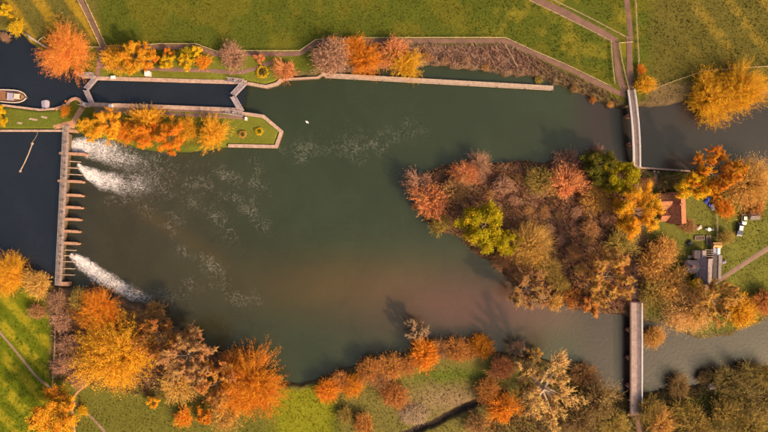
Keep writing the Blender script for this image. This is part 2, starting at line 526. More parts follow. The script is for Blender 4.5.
# ---- ground cover colours (what grows there)
def cover(x, y, d=None):
    u0, v0 = uvpx(x, y)
    u = u0 + (fbm(x, y, 4.0, 20) - 0.5) * 9
    v = v0 + (fbm(x, y, 4.0, 30) - 0.5) * 9
    n = fbm(x, y, 9.0, 40); n2 = fbm(x, y, 2.2, 41)
    def mixc(c, col, m):
        m = np.clip(m, 0, 1)[..., None]
        return c * (1 - m) + np.array(col) * m
    c = np.zeros(x.shape + (3,)) + np.array((0.064, 0.077, 0.010))
    c = mixc(c, (0.092, 0.090, 0.011), ss(0.42, 0.62, n))
    # north field: dry yellow patches
    c = mixc(c, (0.17, 0.14, 0.016), 0.6 * ss(0.5, 0.68, fbm(x, y, 6, 44)) * ss(470, 500, u) * ss(90, 60, v))
    # yellow bands running down to the right
    st = (u0 * 0.80 - v0 * 0.62)
    sw = 0.5 + 0.5 * np.sin(st / 4.6 + 3.0 * fbm(x, y, 25, 50))
    right = ss(640, 655, u) * ss(105, 90, v)
    c = mixc(c, (0.088, 0.072, 0.018), right * 0.75)
    c = mixc(c, (0.26, 0.17, 0.022), right * ss(0.62, 0.95, sw) * ss(0.3, 0.55, n2) * ss(675, 700, u) * ss(70, 40, v) * 0.45)
    tl = ss(108, 95, u) * ss(50, 40, v)
    c = mixc(c, (0.11, 0.085, 0.024), tl * 0.6)
    c = mixc(c, (0.28, 0.17, 0.015), tl * ss(0.45, 0.8, sw) * ss(0.25, 0.5, n2) * 0.8)
    # south-west meadow, vivid green crossed by slanting yellow bands
    swm = ss(62, 52, u) * ss(285, 300, v)
    st2 = (u0 * 0.70 - v0 * 0.71)
    sw2 = 0.5 + 0.5 * np.sin(st2 / 3.3 + 2.5 * fbm(x, y, 30, 51))
    c = mixc(c, (0.088, 0.108, 0.006), swm)
    c = mixc(c, (0.23, 0.195, 0.012), swm * ss(0.35, 0.85, sw2) * ss(0.3, 0.55, n2) * 0.95)
    sm = ss(62, 80, u) * ss(365, 385, v) * ss(300, 280, u)
    c = mixc(c, (0.105, 0.10, 0.02), sm * 0.8)
    c = mixc(c, (0.15, 0.15, 0.010), ss(262, 285, u) * ss(340, 325, u) * ss(375, 385, v))
    # south bank scrub pasture
    sb = ss(330, 350, u) * ss(340, 350, v)
    c = mixc(c, (0.125, 0.105, 0.028), sb * 0.9)
    c = mixc(c, (0.20, 0.135, 0.070), sb * np.exp(-(((u - 450) / 42) ** 2 + ((v - 398) / 13) ** 2)))
    c = mixc(c, (0.085, 0.105, 0.016), sb * np.exp(-(((u - 450) / 50) ** 2 + ((v - 374) / 7) ** 2)))
    c = mixc(c, (0.11, 0.085, 0.035), ss(560, 600, u) * ss(360, 380, v) * 0.9)
    c = mixc(c, (0.10, 0.115, 0.018), np.exp(-(((u - 705) / 16) ** 2 + ((v - 399) / 7) ** 2)))
    # island: bramble litter, red-brown
    isl = ss(400, 410, u) * ss(128, 136, v0) * ss(345, 335, v0)
    c = mixc(c, (0.16, 0.082, 0.056), isl)
    c = mixc(c, (0.20, 0.11, 0.06), isl * ss(0.45, 0.65, n))
    c = mixc(c, (0.105, 0.105, 0.022), isl * ss(636, 650, u))
    c = mixc(c, (0.12, 0.12, 0.022), isl * ss(722, 732, u) * ss(0.3, 0.5, n))
    # reeds and rough bank behind the landing stage
    rb = ss(318, 330, u) * ss(44, 47, v0) * ss(100, 90, v0) * ss(620, 600, u)
    rb = rb * ss(0, 6, v0 - (44 + np.clip((u0 - 505) * 0.47, 0, 60)))
    c = mixc(c, (0.22, 0.135, 0.105), rb * 0.9)
    c = mixc(c, (0.15, 0.11, 0.05), rb * ss(520, 560, u) * 0.8)
    nb = ss(640, 650, u) * ss(80, 90, v0) * ss(112, 104, v0)
    c = mixc(c, (0.15, 0.10, 0.05), nb * 0.8)
    # lock lawns
    lk = ss(95, 105, u0) * ss(300, 285, u0) * ss(52, 54, v0) * ss(150, 140, v0)
    c = mixc(c, (0.12, 0.125, 0.018), lk * 0.9)
    c = mixc(c, (0.095, 0.11, 0.016), ss(70, 60, u0) * ss(102, 105, v0) * ss(135, 130, v0))
    # woodland floor along the south-west bank
    wl = ss(50, 60, u) * ss(282, 290, v) * ss(0, 14, 392 - v - np.abs(u - 150) * 0.12) * ss(285, 270, u)
    c = mixc(c, (0.13, 0.072, 0.048), wl)
    dd = pldist(x, y, DITCH)
    dd = dd + (fbm(x, y, 3.0, 77) - 0.5) * 1.6
    c = mixc(c, (0.028, 0.02, 0.018), ss(2.2, 0.8, dd))
    if d is not None:
        near = ss(3.2, 0.6, d) * (ss(283, 295, u0) + ss(165, 175, v0)).clip(0, 1)
        c = mixc(c, (0.085, 0.058, 0.034), near * 0.8)
        c = mixc(c, (0.035, 0.028, 0.02), ss(0.15, -0.4, d))
    return c

# ---- ground sheet: fine inside the view, stretching to the horizon outside
def axis(half, step):
    a = np.arange(-half, half + step / 2, step)
    out = [half + 4]
    while out[-1] < 6000: out.append(out[-1] * 1.22 + 4)
    out = np.array(out)
    return np.concatenate([-out[::-1], a, out])
gx = axis(150.0, 0.55); gy = axis(92.0, 0.55)
GX, GY = np.meshgrid(gx, gy)
A_, B_, C_ = water_sd(GX, GY)
SD = np.minimum(np.minimum(A_, B_), C_)
GZ = height(GX, GY)
CC = cover(GX, GY, SD)
ny, nx = GX.shape

def grid_mesh(name, X, Y, Z, mat, mask=None, smooth=True):
    ny, nx = X.shape
    idx = np.arange(nx * ny).reshape(ny, nx)
    q = np.stack([idx[:-1, :-1], idx[:-1, 1:], idx[1:, 1:], idx[1:, :-1]], -1).reshape(-1, 4)
    if mask is not None: q = q[mask[:-1, :-1].ravel()]
    used, inv = np.unique(q.ravel(), return_inverse=True)
    co = np.stack([X.ravel(), Y.ravel(), Z.ravel()], -1)[used]
    me = bpy.data.meshes.new(name)
    me.vertices.add(len(co)); me.vertices.foreach_set('co', co.astype(np.float32).ravel())
    me.loops.add(len(q) * 4); me.loops.foreach_set('vertex_index', inv.astype(np.int32).ravel())
    me.polygons.add(len(q)); me.polygons.foreach_set('loop_start', np.arange(0, len(q) * 4, 4, dtype=np.int32))
    me.update(calc_edges=True)
    me.polygons.foreach_set('use_smooth', [smooth] * len(q))
    me.materials.append(mat)
    me.validate()
    return me, used

def color_attr(me, name, rgba):
    at = me.color_attributes.new(name, 'FLOAT_COLOR', 'POINT')
    at.data.foreach_set('color', np.asarray(rgba, np.float32).ravel())

def struct(o):
    o['kind'] = 'structure'
    return o

me, used = grid_mesh('ground', GX, GY, GZ, M['ground'])
color_attr(me, 'cover', np.concatenate([CC.reshape(-1, 3), np.ones((nx * ny, 1))], 1)[used])
struct(obj('ground', me))

# ---- water
wx = axis(150, 0.8); wy = axis(92, 0.8)
WX, WY = np.meshgrid(wx, wy)
U, V = uvpx(WX, WY)
def g2(cu, cv, su, sv): return np.exp(-(((U - cu) / su) ** 2 + ((V - cv) / sv) ** 2))
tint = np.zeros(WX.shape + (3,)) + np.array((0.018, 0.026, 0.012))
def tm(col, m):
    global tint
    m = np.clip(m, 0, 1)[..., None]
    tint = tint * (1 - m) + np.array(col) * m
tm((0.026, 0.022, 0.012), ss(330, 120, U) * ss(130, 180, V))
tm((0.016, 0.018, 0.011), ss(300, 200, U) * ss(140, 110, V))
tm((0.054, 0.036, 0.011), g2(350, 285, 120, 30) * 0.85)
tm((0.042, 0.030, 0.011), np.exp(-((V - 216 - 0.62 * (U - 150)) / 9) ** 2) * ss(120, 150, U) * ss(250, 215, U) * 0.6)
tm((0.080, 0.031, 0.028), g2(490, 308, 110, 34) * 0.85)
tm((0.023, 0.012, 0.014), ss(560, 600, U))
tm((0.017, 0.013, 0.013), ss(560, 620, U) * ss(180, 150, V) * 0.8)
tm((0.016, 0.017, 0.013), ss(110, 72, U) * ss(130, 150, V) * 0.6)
foamd = 0 * U
LINES = [[(150, 160), (190, 170), (230, 178), (262, 190)], [(130, 186), (170, 194), (205, 210), (232, 236)],
         [(278, 152), (308, 146), (335, 152), (365, 145), (400, 136), (412, 126)], [(296, 158), (330, 143), (352, 138), (384, 149)],
         [(165, 228), (185, 250), (205, 270), (222, 286), (248, 300)], [(150, 302), (180, 291), (203, 284), (214, 272)],
         [(112, 200), (150, 214), (182, 221)], [(256, 188), (259, 170), (250, 158)], [(150, 176), (200, 184), (240, 200), (262, 222)], [(205, 262), (214, 280), (221, 282)], [(196, 258), (212, 268), (224, 272)]]
wxp = WX + (fbm(WX, WY, 7, 60) - 0.5) * 9; wyp = WY + (fbm(WX, WY, 7, 64) - 0.5) * 9
for li, pl in enumerate(LINES):
    dl = pldist(wxp, wyp, WP(pl))
    foamd = np.maximum(foamd, 0.85 * np.exp(-(dl / (1.5 + 0.6 * (li % 3))) ** 2) + 0.15 * np.exp(-(dl / 4.0) ** 2))
foamd = np.clip(foamd + 0.42 * g2(140, 170, 50, 26) + 0.3 * g2(165, 305, 25, 14), 0, 1)
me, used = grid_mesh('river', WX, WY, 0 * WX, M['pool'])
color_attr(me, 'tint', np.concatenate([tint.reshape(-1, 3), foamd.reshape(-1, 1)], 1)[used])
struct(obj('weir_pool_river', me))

mask = (B_ < 1.6) & (GX < W(66, 131, ZU)[0] + (GY - W(66, 131, ZU)[1]) * 0.054 + 0.6 + 100 * (GY > W(0, 131, 0)[1]))
me, used = grid_mesh('upstream_river', GX, GY, GZ * 0 + ZU, M['upwater'], mask)
struct(obj('upstream_river', me))
me, used = grid_mesh('lock_water', GX, GY, GZ * 0 + ZU - 0.02, M['upwater'], C_ < 0.35)
struct(obj('lock_chamber_water', me))

# ---- white water below the weir
def plume(name, label, pts, wid, dens, seed, zamp=0.22):
    P = [W(u, v, 0.1) for u, v in pts]
    n = len(P); NS, NT_ = 90, 36
    seg = [0]
    for i in range(n - 1): seg.append(seg[-1] + math.dist(P[i], P[i + 1]))
    L = seg[-1]
    s = np.linspace(0, L, NS)
    cx = np.interp(s, seg, [p[0] for p in P]); cy = np.interp(s, seg, [p[1] for p in P])
    tx = np.gradient(cx); ty = np.gradient(cy); ln = np.hypot(tx, ty); tx /= ln; ty /= ln
    w = np.interp(s, seg, wid) * S
    de = np.interp(s, seg, dens)
    t = np.linspace(-1, 1, NT_)
    SS, TT = np.meshgrid(s, t, indexing='ij')
    X = cx[:, None] - ty[:, None] * w[:, None] * TT / 2
    Y = cy[:, None] + tx[:, None] * w[:, None] * TT / 2
    X = X + (fbm(SS, TT * 6, 3, seed) - 0.5) * 1.2
    Y = Y + (fbm(SS, TT * 6, 3, seed + 5) - 0.5) * 1.2
    D = de[:, None] * (1 - np.abs(TT) ** 2.2) * (0.72 + 0.56 * fbm(X, Y, 3.0, seed + 2))
    D = D * ss(0, 0.5, s)[:, None] * ss(L, L - 3, s)[:, None]
    Z = 0.05 + zamp * D * (0.3 + 1.4 * fbm(X, Y, 1.1, seed + 3))
    me, used = grid_mesh(name, X, Y, Z, M['foam'])
    at = me.attributes.new('foam', 'FLOAT', 'POINT'); at.data.foreach_set('value', D.ravel()[used].astype(np.float32))
    fl = np.stack([SS * 0.32, TT * w[:, None] * 0.5 * 0.9, 0 * SS + seed], -1).reshape(-1, 3)[used]
    at = me.attributes.new('flow', 'FLOAT_VECTOR', 'POINT'); at.data.foreach_set('vector', fl.astype(np.float32).ravel())
    return tag(obj(name, me), label, 'white water', 'white water below the weir', 'stuff')
plume('white_water', 'broad patch of white water against the gold trees below the weir',
      [(70, 146), (85, 147), (103, 150), (122, 157), (150, 166), (185, 176)], [20, 27, 34, 40, 50, 60], [0.95, 1.0, 0.85, 0.62, 0.42, 0.1], 3)
plume('white_water', 'white plume of broken water leaving the upper middle of the weir',
      [(76, 164), (88, 173), (105, 181), (125, 184), (150, 186), (180, 186)], [6, 16, 27, 34, 44, 56], [1.1, 1.05, 0.9, 0.66, 0.45, 0.1], 13)
plume('white_water', 'long blue white chute of water slanting past the bank trees',
      [(70, 254), (82, 263), (98, 275), (118, 286), (140, 297), (175, 316)], [10, 19, 22, 22, 26, 36], [1.05, 1.1, 0.98, 0.82, 0.6, 0.1], 23)

# ---------------------------------------------------------------- paths
def ribbon(name, pts, w, mat, z=2.2, lift=0.07, jag=0.35):
    P = WP(pts, z)
    seg = [0]
    for i in range(len(P) - 1): seg.append(seg[-1] + math.dist(P[i], P[i + 1]))
    NS = max(8, int(seg[-1] / 0.8)); NTT = max(4, int(w * S / 0.5) + 1)
    s = np.linspace(0, seg[-1], NS)
    cx = np.interp(s, seg, [p[0] for p in P]); cy = np.interp(s, seg, [p[1] for p in P])
    k = np.ones(5) / 5
    if NS > 12:
        cx[2:-2] = np.convolve(cx, k, 'valid'); cy[2:-2] = np.convolve(cy, k, 'valid')
    tx = np.gradient(cx); ty = np.gradient(cy); ln = np.hypot(tx, ty) + 1e-9; tx /= ln; ty /= ln
    t = np.linspace(-0.5, 0.5, NTT)
    ww = w * S * (1 + jag * (vn(s, s * 0, 3.0, len(pts)) - 0.5))
    X = cx[:, None] - ty[:, None] * ww[:, None] * t[None]
    Y = cy[:, None] + tx[:, None] * ww[:, None] * t[None]
    Z = height(X, Y) + lift - 0.05 * (np.abs(t)[None] * 2) ** 4
    me, _ = grid_mesh(name, X, Y, Z, mat)
    return struct(obj(name, me))
ribbon('field_path', [(79, -4), (92, 22), (104, 49)], 4.2, M['path'])
ribbon('towpath', [(96, 49), (130, 49), (160, 47), (196, 47), (216, 54.5), (245, 54), (300, 54), (316, 43), (350, 41.5), (430, 41), (506, 41), (530, 52), (567, 68), (605, 87), (628, 97)], 4.6, M['path'], lift=0.09)
ribbon('field_path', [(530, -4), (560, 11), (590, 26), (614, 40)], 7.0, M['path'], lift=0.10)
ribbon('field_path', [(626, -4), (629, 20), (631, 40)], 4.8, M['path'], lift=0.08)
ribbon('field_path', [(615, 37), (616, 55), (619, 75), (624, 92)], 6.0, M['path'], lift=0.12)
ribbon('bridge_approach_path', [(629, 36), (629.5, 60), (630, 80), (630.5, 91)], 6.0, M['path'], lift=0.15)
ribbon('lockside_path', [(97, 66), (130, 68), (170, 69.5), (215, 71), (238, 73), (255, 69), (272, 62)], 3.6, M['paving'], lift=0.07)
ribbon('lockside_path', [(101.5, 52), (99, 64), (97, 76)], 4.6, M['paving'], lift=0.11)
ribbon('lock_pavement', [(82, 76), (97, 77.5), (150, 79.3), (200, 81.2), (246, 82.5)], 3.4, M['paving'], lift=0.05)
ribbon('lock_pavement', [(93, 106.5), (150, 108.5), (200, 110.8), (246, 114)], 3.4, M['paving'], lift=0.05)
ribbon('lock_island_path', [(95, 110.5), (150, 113), (200, 115.4), (246, 118)], 3.0, M['paving'], lift=0.07)
ribbon('lock_apron', [(88, 100), (82, 108), (76, 118), (70, 129)], 6.0, M['bare'], lift=0.12)
ribbon('lock_apron', [(54, 129), (62, 127), (72, 124)], 7.0, M['bare'], lift=0.08)
ribbon('driveway', [(775, 244), (750, 260), (730, 273), (716, 282), (700, 291)], 4.6, M['track'], z=1.3)
ribbon('island_path', [(637, 168), (638, 200), (637, 240), (635, 280), (635.5, 307)], 5.0, M['path'], z=1.3)
ribbon('garden_path', [(655, 171), (657, 180), (660, 192)], 3.0, M['track'], z=1.3)
ribbon('south_path', [(635, 408), (638, 420), (642, 440)], 5.0, M['path'], z=1.3)
ribbon('meadow_track', [(-4, 327), (20, 356), (36, 376), (55, 391), (74, 401), (95, 420), (112, 440)], 2.2, M['track'], z=2.0)
ribbon('meadow_track', [(88, 384), (76, 393), (72, 402), (73, 418), (76, 440)], 2.0, M['bare'], z=2.0, lift=0.11)

# ---------------------------------------------------------------- quay and lock walls
def poly_off(P, d):
    """offset polyline to its left by d"""
    out = []
    n = len(P)
    for i in range(n):
        a = Vector(P[max(i - 1, 0)]); b = Vector(P[i]); c = Vector(P[min(i + 1, n - 1)])
        d1 = (b - a) if i > 0 else (c - b); d2 = (c - b) if i < n - 1 else (b - a)
        d1.normalize(); d2.normalize()
        n1 = Vector((-d1.y, d1.x)); n2 = Vector((-d2.y, d2.x))
        m = (n1 + n2); m.normalize()
        k = d / max(0.4, m.dot(n1))
        out.append((b.x + m.x * k, b.y + m.y * k))
    return out

def quay(label, pts, z=2.2, top=2.42, th=1.0, stone=3.4, z0=-1.7, mat='stone', name='quay_wall'):
    """pts run with the land on their left"""
    P = WP(pts, z)
    o = P[0]
    root = thing(name, label, 'wall', (o[0], o[1], 0))
    loc = [(p[0] - o[0], p[1] - o[1]) for p in P]
    inn = poly_off(loc, th); front = poly_off(loc, 0.06)
    body = MB()
    body.prism(front + inn[::-1], z0, top - 0.2)
    part('wall_body', body, M['brickwall'], root)
    for i in range(len(loc) - 1):
        a = Vector(loc[i]); b = Vector(loc[i + 1]); L = (b - a).length
        k = max(1, round(L / stone))
        d = (b - a).normalized(); nrm = Vector((-d.y, d.x))
        rz = math.atan2(d.y, d.x)
        m = MB()
        l2 = L / k / 2 - 0.03; w2 = th / 2 + 0.08
        c = 0.05
        lo = [(-l2, -w2), (l2, -w2), (l2, w2), (-l2, w2)]
        hi = [(-l2 + c, -w2 + c), (l2 - c, -w2 + c), (l2 - c, w2 - c), (-l2 + c, w2 - c)]
        m.add([(x, y, -0.19) for x, y in lo] + [(x, y, -c) for x, y in lo] + [(x, y, 0) for x, y in hi],
              [(3, 2, 1, 0), (8, 9, 10, 11)] + [(q * 4 + j, q * 4 + (j + 1) % 4, q * 4 + 4 + (j + 1) % 4, q * 4 + 4 + j) for q in (0, 1) for j in range(4)])
        me = m.mesh('coping_stone', M[mat])
        for j in range(k):
            p = a + d * (L * (j + 0.5) / k) + nrm * (th / 2)
            obj('coping_stone', me, root, (p.x, p.y, top + rnd.uniform(-0.015, 0.015) + 0.004 * (i % 2)), rz + rnd.uniform(-0.004, 0.004))
    return root
quay('long stone coped wall on the field side of the lock chamber', [(97, 80), (150, 81.4), (200, 83), (247, 84.2)], th=1.2)
def quay_land_right(label, pts, **k): return quay(label, pts[::-1], **k)
quay_land_right('stone coped wall on the wooded island side of the lock chamber', [(92, 102.6), (150, 104.6), (200, 106.6), (242, 108.3)], th=1.2)
quay_land_right('pale stone edging round the pointed tip of the lock island', [(243, 112), (264, 115), (283, 131), (277, 148), (228, 147)], th=1.0)
quay_land_right('curved pale stone edging beside the round flower bed', [(283, 80), (277, 85), (266, 88), (247, 84.6)], th=0.9)
quay('thin stone edging between mown strip and weir stream', [(-20, 131.6), (30, 131.6), (64, 131.6)], th=0.6)
quay_land_right('stone edging where the launch is moored on the mown strip', [(-20, 102.5), (0, 104), (40, 109), (55, 108)], th=0.6)
quay_land_right('rounded brick edging of the island head above the lock', [(55, 108), (66, 104), (69, 100), (72, 98), (76, 97.3), (80, 98.6), (83, 102), (84, 105), (93, 104)], th=0.9, stone=1.6, mat='pier')
quay_land_right('low stone edging leading into the lock from upstream', [(97, 79), (83, 78), (74, 72)], th=0.8)
quay_land_right('pale landing edge along the narrow path', [(323, 74.5), (318, 78), (283, 80)], th=0.5, top=2.3)
quay_land_right('thin pale edging at the foot of the cottage garden', [(640, 167), (690, 170.5)], z=1.3, top=1.5, th=0.45)

# ---------------------------------------------------------------- lock gates
def rail_fence(mb, pts, z, h=1.05, post=1.8, r=0.045, bars=2):
    for i in range(len(pts) - 1):
        a = Vector((*pts[i], z)); b = Vector((*pts[i + 1], z))
        L = (b - a).length
        for k in range(bars):
            zz = h * (k + 1) / bars
            mb.beam(a + Vector((0, 0, zz)), b + Vector((0, 0, zz)), r * 2, r * 2)
        n = max(1, round(L / post))
        for k in range(n + (1 if i == len(pts) - 2 else 0)):
            p = a + (b - a) * (k / n)
            mb.beam(p, p + Vector((0, 0, h)), r * 2.4, r * 2.4)

def lock_gate(label, hinge, tip, plat, wide):
    z = 2.3
    h = Vector(W(*hinge, z)); t = Vector(W(*tip, z))
    root = thing('lock_gate', label, 'lock gate', (h.x, h.y, 0))
    d = (t - h); L = d.length; d.normalize(); n = Vector((-d.y, d.x))
    rz = math.atan2(d.y, d.x)
    m = MB(); m.box((d.x * L / 2, d.y * L / 2, 0.35), (L, 0.5, 3.7), rz)
    for k in range(4):
        for sgn in (-1, 1):
            q = d * (L / 2) + n * sgn * 0.31
            m.box((q.x, q.y, -0.8 + k * 0.9), (L - 0.1, 0.12, 0.22), rz)
    part('leaf', m, M['darktimber'], root)
    m = MB()
    k = max(4, round(L / 0.55))
    for i in range(k):
        q = d * (L * (i + 0.5) / k)
        m.box((q.x, q.y, 2.36), (L / k - 0.03, wide, 0.1), rz)
    part('walkway', m, M['deckgrey'], root)
    for sgn in (-1, 1):
        m = MB()
        a = n * sgn * (wide / 2 - 0.06)
        rail_fence(m, [(a.x, a.y), (a.x + d.x * L, a.y + d.y * L)], 2.4)
        part('handrail', m, M['railgrey'], root)
    # platform with ladder-like railings beside the gate
    (u0, v0, u1, v1, wd) = plat
    a = Vector(W(u0, v0, z)) - h; b = Vector(W(u1, v1, z)) - h
    dd = (b - a); PL = dd.length; dd.normalize(); nn = Vector((-dd.y, dd.x)); rp = math.atan2(dd.y, dd.x)
    c = (a + b) / 2
    m = MB(); m.box((c.x, c.y, 2.35), (PL, wd, 0.34), rp)
    pl = part('platform', m, M['concrete'], root)
    m = MB(); m.box((0, 0, 0), (0.16, wd * 0.86, 0.1))
    tb = m.mesh('tread_bar', M['railgrey'])
    for i in range(6):
        q = a + dd * (PL * (i + 0.5) / 6)
        obj('tread_bar', tb, pl, (q.x, q.y, 2.575), rp)
    m = MB()
    e = nn * (wd / 2 - 0.08)
    rail_fence(m, [(a.x + e.x, a.y + e.y), (b.x + e.x, b.y + e.y)], 2.5, post=1.1)
    rail_fence(m, [(a.x - e.x, a.y - e.y), (b.x - e.x, b.y - e.y)], 2.5, post=1.1)
    part('railing', m, M['railgrey'], pl)
    m = MB(); q = a + dd * (PL * 0.5)
    m.box((q.x, q.y, 3.0), (0.5, 0.5, 0.9), rp); m.box((q.x, q.y, 3.47), (0.6, 0.6, 0.08), rp)
    part('control_box', m, M['metal'], root)
    return root
lock_gate('upstream lock gate leaf hinged on the field side', (97.5, 77.5), (87.0, 89.5), (83, 74.6, 94, 75.4, 1.4), 1.45)
lock_gate('upstream lock gate leaf hinged on the island head', (93.5, 105), (86.6, 90), (80, 103.2, 90, 105.8, 1.4), 1.45)
lock_gate('wide downstream lock gate leaf hinged beside the round flower bed lawn', (245, 83), (233.2, 95.5), (227, 80, 244, 82, 1.6), 1.85)
lock_gate('wide downstream lock gate leaf hinged on the island tip lawn', (242, 111.5), (233, 96.2), (224, 111.6, 244, 114.6, 1.6), 1.85)

def cabinet(label, u, v, sx, sy, h, rz=0.03):
    x, y = W(u, v, 2.2)
    r = thing('service_cabinet', label, 'cabinet', (x, y, hz(x, y) + 0.02), rz, 'cabinets along the lock')
    m = MB(); m.box((0, 0, 0.06), (sx + 0.3, sy + 0.3, 0.12)); part('plinth', m, M['concrete'], r)
    m = MB(); m.box((0, 0, 0.12 + h / 2), (sx, sy, h)); part('body', m, M['cream'], r)
    m = MB(); m.box((0, 0, 0.12 + h + 0.05), (sx + 0.16, sy + 0.16, 0.1), taper=0.9); part('lid', m, M['white'], r)
    m = MB(); m.box((0, -sy / 2 - 0.02, 0.12 + h / 2), (sx * 0.42, 0.04, h * 0.8)); part('door', m, M['metal'], r)
cabinet('pale square cabinet between the gold trees and the lock', 149, 74.5, 1.7, 1.5, 1.7)
cabinet('small pale cabinet on the field side pavement of the lock', 114, 77.8, 1.4, 0.9, 1.0)
cabinet('small pale cabinet on the island side pavement of the lock', 112, 106.2, 1.4, 0.9, 1.0)
cabinet('low white cabinet beside the lawn on the island tip', 246.5, 119, 0.6, 1.0, 0.9)

# ---------------------------------------------------------------- weir
wa = Vector(W(67, 125.5, 2.3)); wb = Vector(W(58.9, 285.5, 2.3))
wd_ = (wb - wa); WL = wd_.length; wd_.normalize()
weir = thing('weir', 'long weir with narrow walkway and a comb of stone piers', 'weir', (wa.x, wa.y, 0), math.atan2(wd_.x, -wd_.y))
def wy_(v): return -(v - 125.5) / 160.0 * WL
n = 16
sm = MB(); sm.box((0, 0, 0), (1.7, WL / n - 0.04, 0.22))
sme = sm.mesh('deck_slab', M['concrete'])
for i in range(n): obj('deck_slab', sme, weir, (0, -(i + 0.5) * WL / n, 2.3 + rnd.uniform(-0.01, 0.01)))
for sx in (-0.78, 0.78):
    m = MB(); rail_fence(m, [(sx, -0.2), (sx, -WL + 0.2)], 2.4, post=2.2, r=0.04)
    part('handrail', m, M['metal'], weir)
thick = [153.3, 181, 194.8, 207, 219, 231, 243]
thin = [161, 167.5, 174, 250, 255.5, 261.5, 268.5, 274.8]
def pier_mesh(L, w, zt):
    m = MB()
    poly = [(0.4, -w / 2), (L - w * 0.5, -w / 2), (L, -w * 0.12), (L, w * 0.12), (L - w * 0.5, w / 2), (0.4, w / 2)]
    m.prism(poly, -1.6, zt - 0.16)
    m.prism([(x * 1.0 + (0.06 if x > 1 else 0), y * 1.12) for x, y in poly], zt - 0.16, zt)
    return m
for i, v in enumerate(thick):
    m = pier_mesh(7.0 if v < 160 else 6.0 + rnd.uniform(-0.3, 0.3), 0.85, 1.95)
    if i in (0, 1): m.box((-1.6, 0, 0.9), (1.7, 0.8, 2.2))
    p = part('pier', m, M['pier'], weir, loc=(0, wy_(v), 0))
for v in thin:
    m = MB()
    m.beam((0.5, 0, 1.5), (4.4 if v != 174 else 5.8, 0, 1.2), 0.26, 0.3)
    m.beam((4.2, 0, -1.6), (4.2, 0, 1.3), 0.26, 0.26)
    part('brace', m, M['timber'], weir, loc=(0, wy_(v), 0))
ed = sorted([133.0] + thick + thin + [282])
for a, b in zip(ed[:-1], ed[1:]):
    L = (b - a) / 160 * WL - 0.5
    m = MB(); m.box((0.55, 0, 0.2), (0.2, max(0.5, L), 3.6))
    m.box((0.72, 0, 1.0), (0.14, max(0.4, L - 0.2), 0.2)); m.box((0.72, 0, 0.2), (0.14, max(0.4, L - 0.2), 0.2))
    part('sluice_gate', m, M['darktimber'], weir, loc=(0, wy_((a + b) / 2), 0))
    m = MB(); m.box((0.55, 0, 2.75), (0.35, 0.45, 0.65)); m.tube([(0.55, 0, 3.07), (0.55, 0, 3.25)], [0.2, 0.2], 8)
    part('winding_gear', m, M['metal'], weir, loc=(0, wy_((a + b) / 2), 0))
m = MB(); m.box((2.0, -WL / 2, -1.3), (4.4, WL - 1, 0.5)); part('apron', m, M['brickwall'], weir)
m = MB(); m.box((1.4, 0.9 - 7.2 * 0 - 2.6, 0.3), (3.6, 0.9, 3.9)); part('abutment', m, M['pier'], weir)
m = MB(); m.box((1.4, -WL + 0.6, 0.3), (3.6, 1.4, 3.8)); part('abutment', m, M['pier'], weir)

# ---------------------------------------------------------------- footbridges
def footbridge(label, a, b, width, z_end, hump, nseg, wallmat, rail_h, piers):
    A = Vector(W(*a, z_end)); B = Vector(W(*b, z_end))
    d = B - A; L = d.length; d.normalize()
    root = thing('footbridge', label, 'bridge', (A.x, A.y, 0), math.atan2(d.y, d.x))
    zf = lambda s: z_end + hump * (1 - (2 * s / L - 1) ** 2)
    for i in range(nseg):
        s0, s1 = L * i / nseg + 0.025, L * (i + 1) / nseg - 0.025
        m = MB()
        h = width / 2
        vs_ = []
        for s in (s0, s1):
            for y, dz in ((-h, -0.32), (h, -0.32), (h, 0), (-h, 0)): vs_.append((s, y, zf(s) + dz))
        m.add(vs_, [(0, 1, 2, 3), (7, 6, 5, 4), (0, 4, 5, 1), (1, 5, 6, 2), (2, 6, 7, 3), (3, 7, 4, 0)])
        part('deck_panel', m, M['deckpink'], root)
    for sg in (-1, 1):
        y = sg * (width / 2 + 0.05)
        m = MB()
        k = nseg * 3
        for i in range(k):
            s0, s1 = L * i / k, L * (i + 1) / k
            for hh, ww in ((rail_h, 0.2), (rail_h * 0.5, 0.07), (0.12, 0.1)):
                m.beam((s0, y, zf(s0) + hh), (s1, y, zf(s1) + hh), ww, 0.1)
            m.beam((s0, y, zf(s0)), (s1, y, zf(s1) + rail_h), 0.05, 0.05)
            m.beam((s0, y, zf(s0) + rail_h), (s1, y, zf(s1)), 0.05, 0.05)
            m.beam((s0, y, zf(s0) - 0.3), (s0, y, zf(s0) + rail_h + 0.06), 0.1, 0.1)
        part('railing', m, M[wallmat[0 if sg < 0 else 1]], root)
        m = MB()
        for i in range(k):
            s0, s1 = L * i / k, L * (i + 1) / k
            m.beam((s0, y * 0.9, zf(s0) - 0.5), (s1, y * 0.9, zf(s1) - 0.5), 0.25, 0.45)
        part('girder', m, M['darkmetal'], root)
    for s in piers:
        m = MB()
        p = [(-0.7, -width / 2), (0, -width / 2 - 0.8), (0.7, -width / 2), (0.7, width / 2), (0, width / 2 + 0.8), (-0.7, width / 2)]
        m.prism(p, -1.7, zf(s * L) - 1.1); m.prism([(x * 1.15, y_ * 1.06) for x, y_ in p], zf(s * L) - 1.1, zf(s * L) - 0.75)
        part('pier', m, M['brick'], root, loc=(s * L, 0, 0))
    for s in (0.3, L - 0.3):
        m = MB(); m.box((s, 0, zf(s) / 2 - 0.7), (1.4, width + 0.7, zf(s) + 0.5)); part('abutment', m, M['brick'], root)
    return root
M['deckpink'] = plain('worn_deck', (0.27, 0.195, 0.18), c2=(0.16, 0.115, 0.108), scale=0.7)
footbridge('slender arched footbridge with white lattice railings between field and island', (630.5, 90), (636.0, 168), 2.15, 2.6, 1.3, 10, ('white', 'white'), 1.15, (0.32, 0.68))
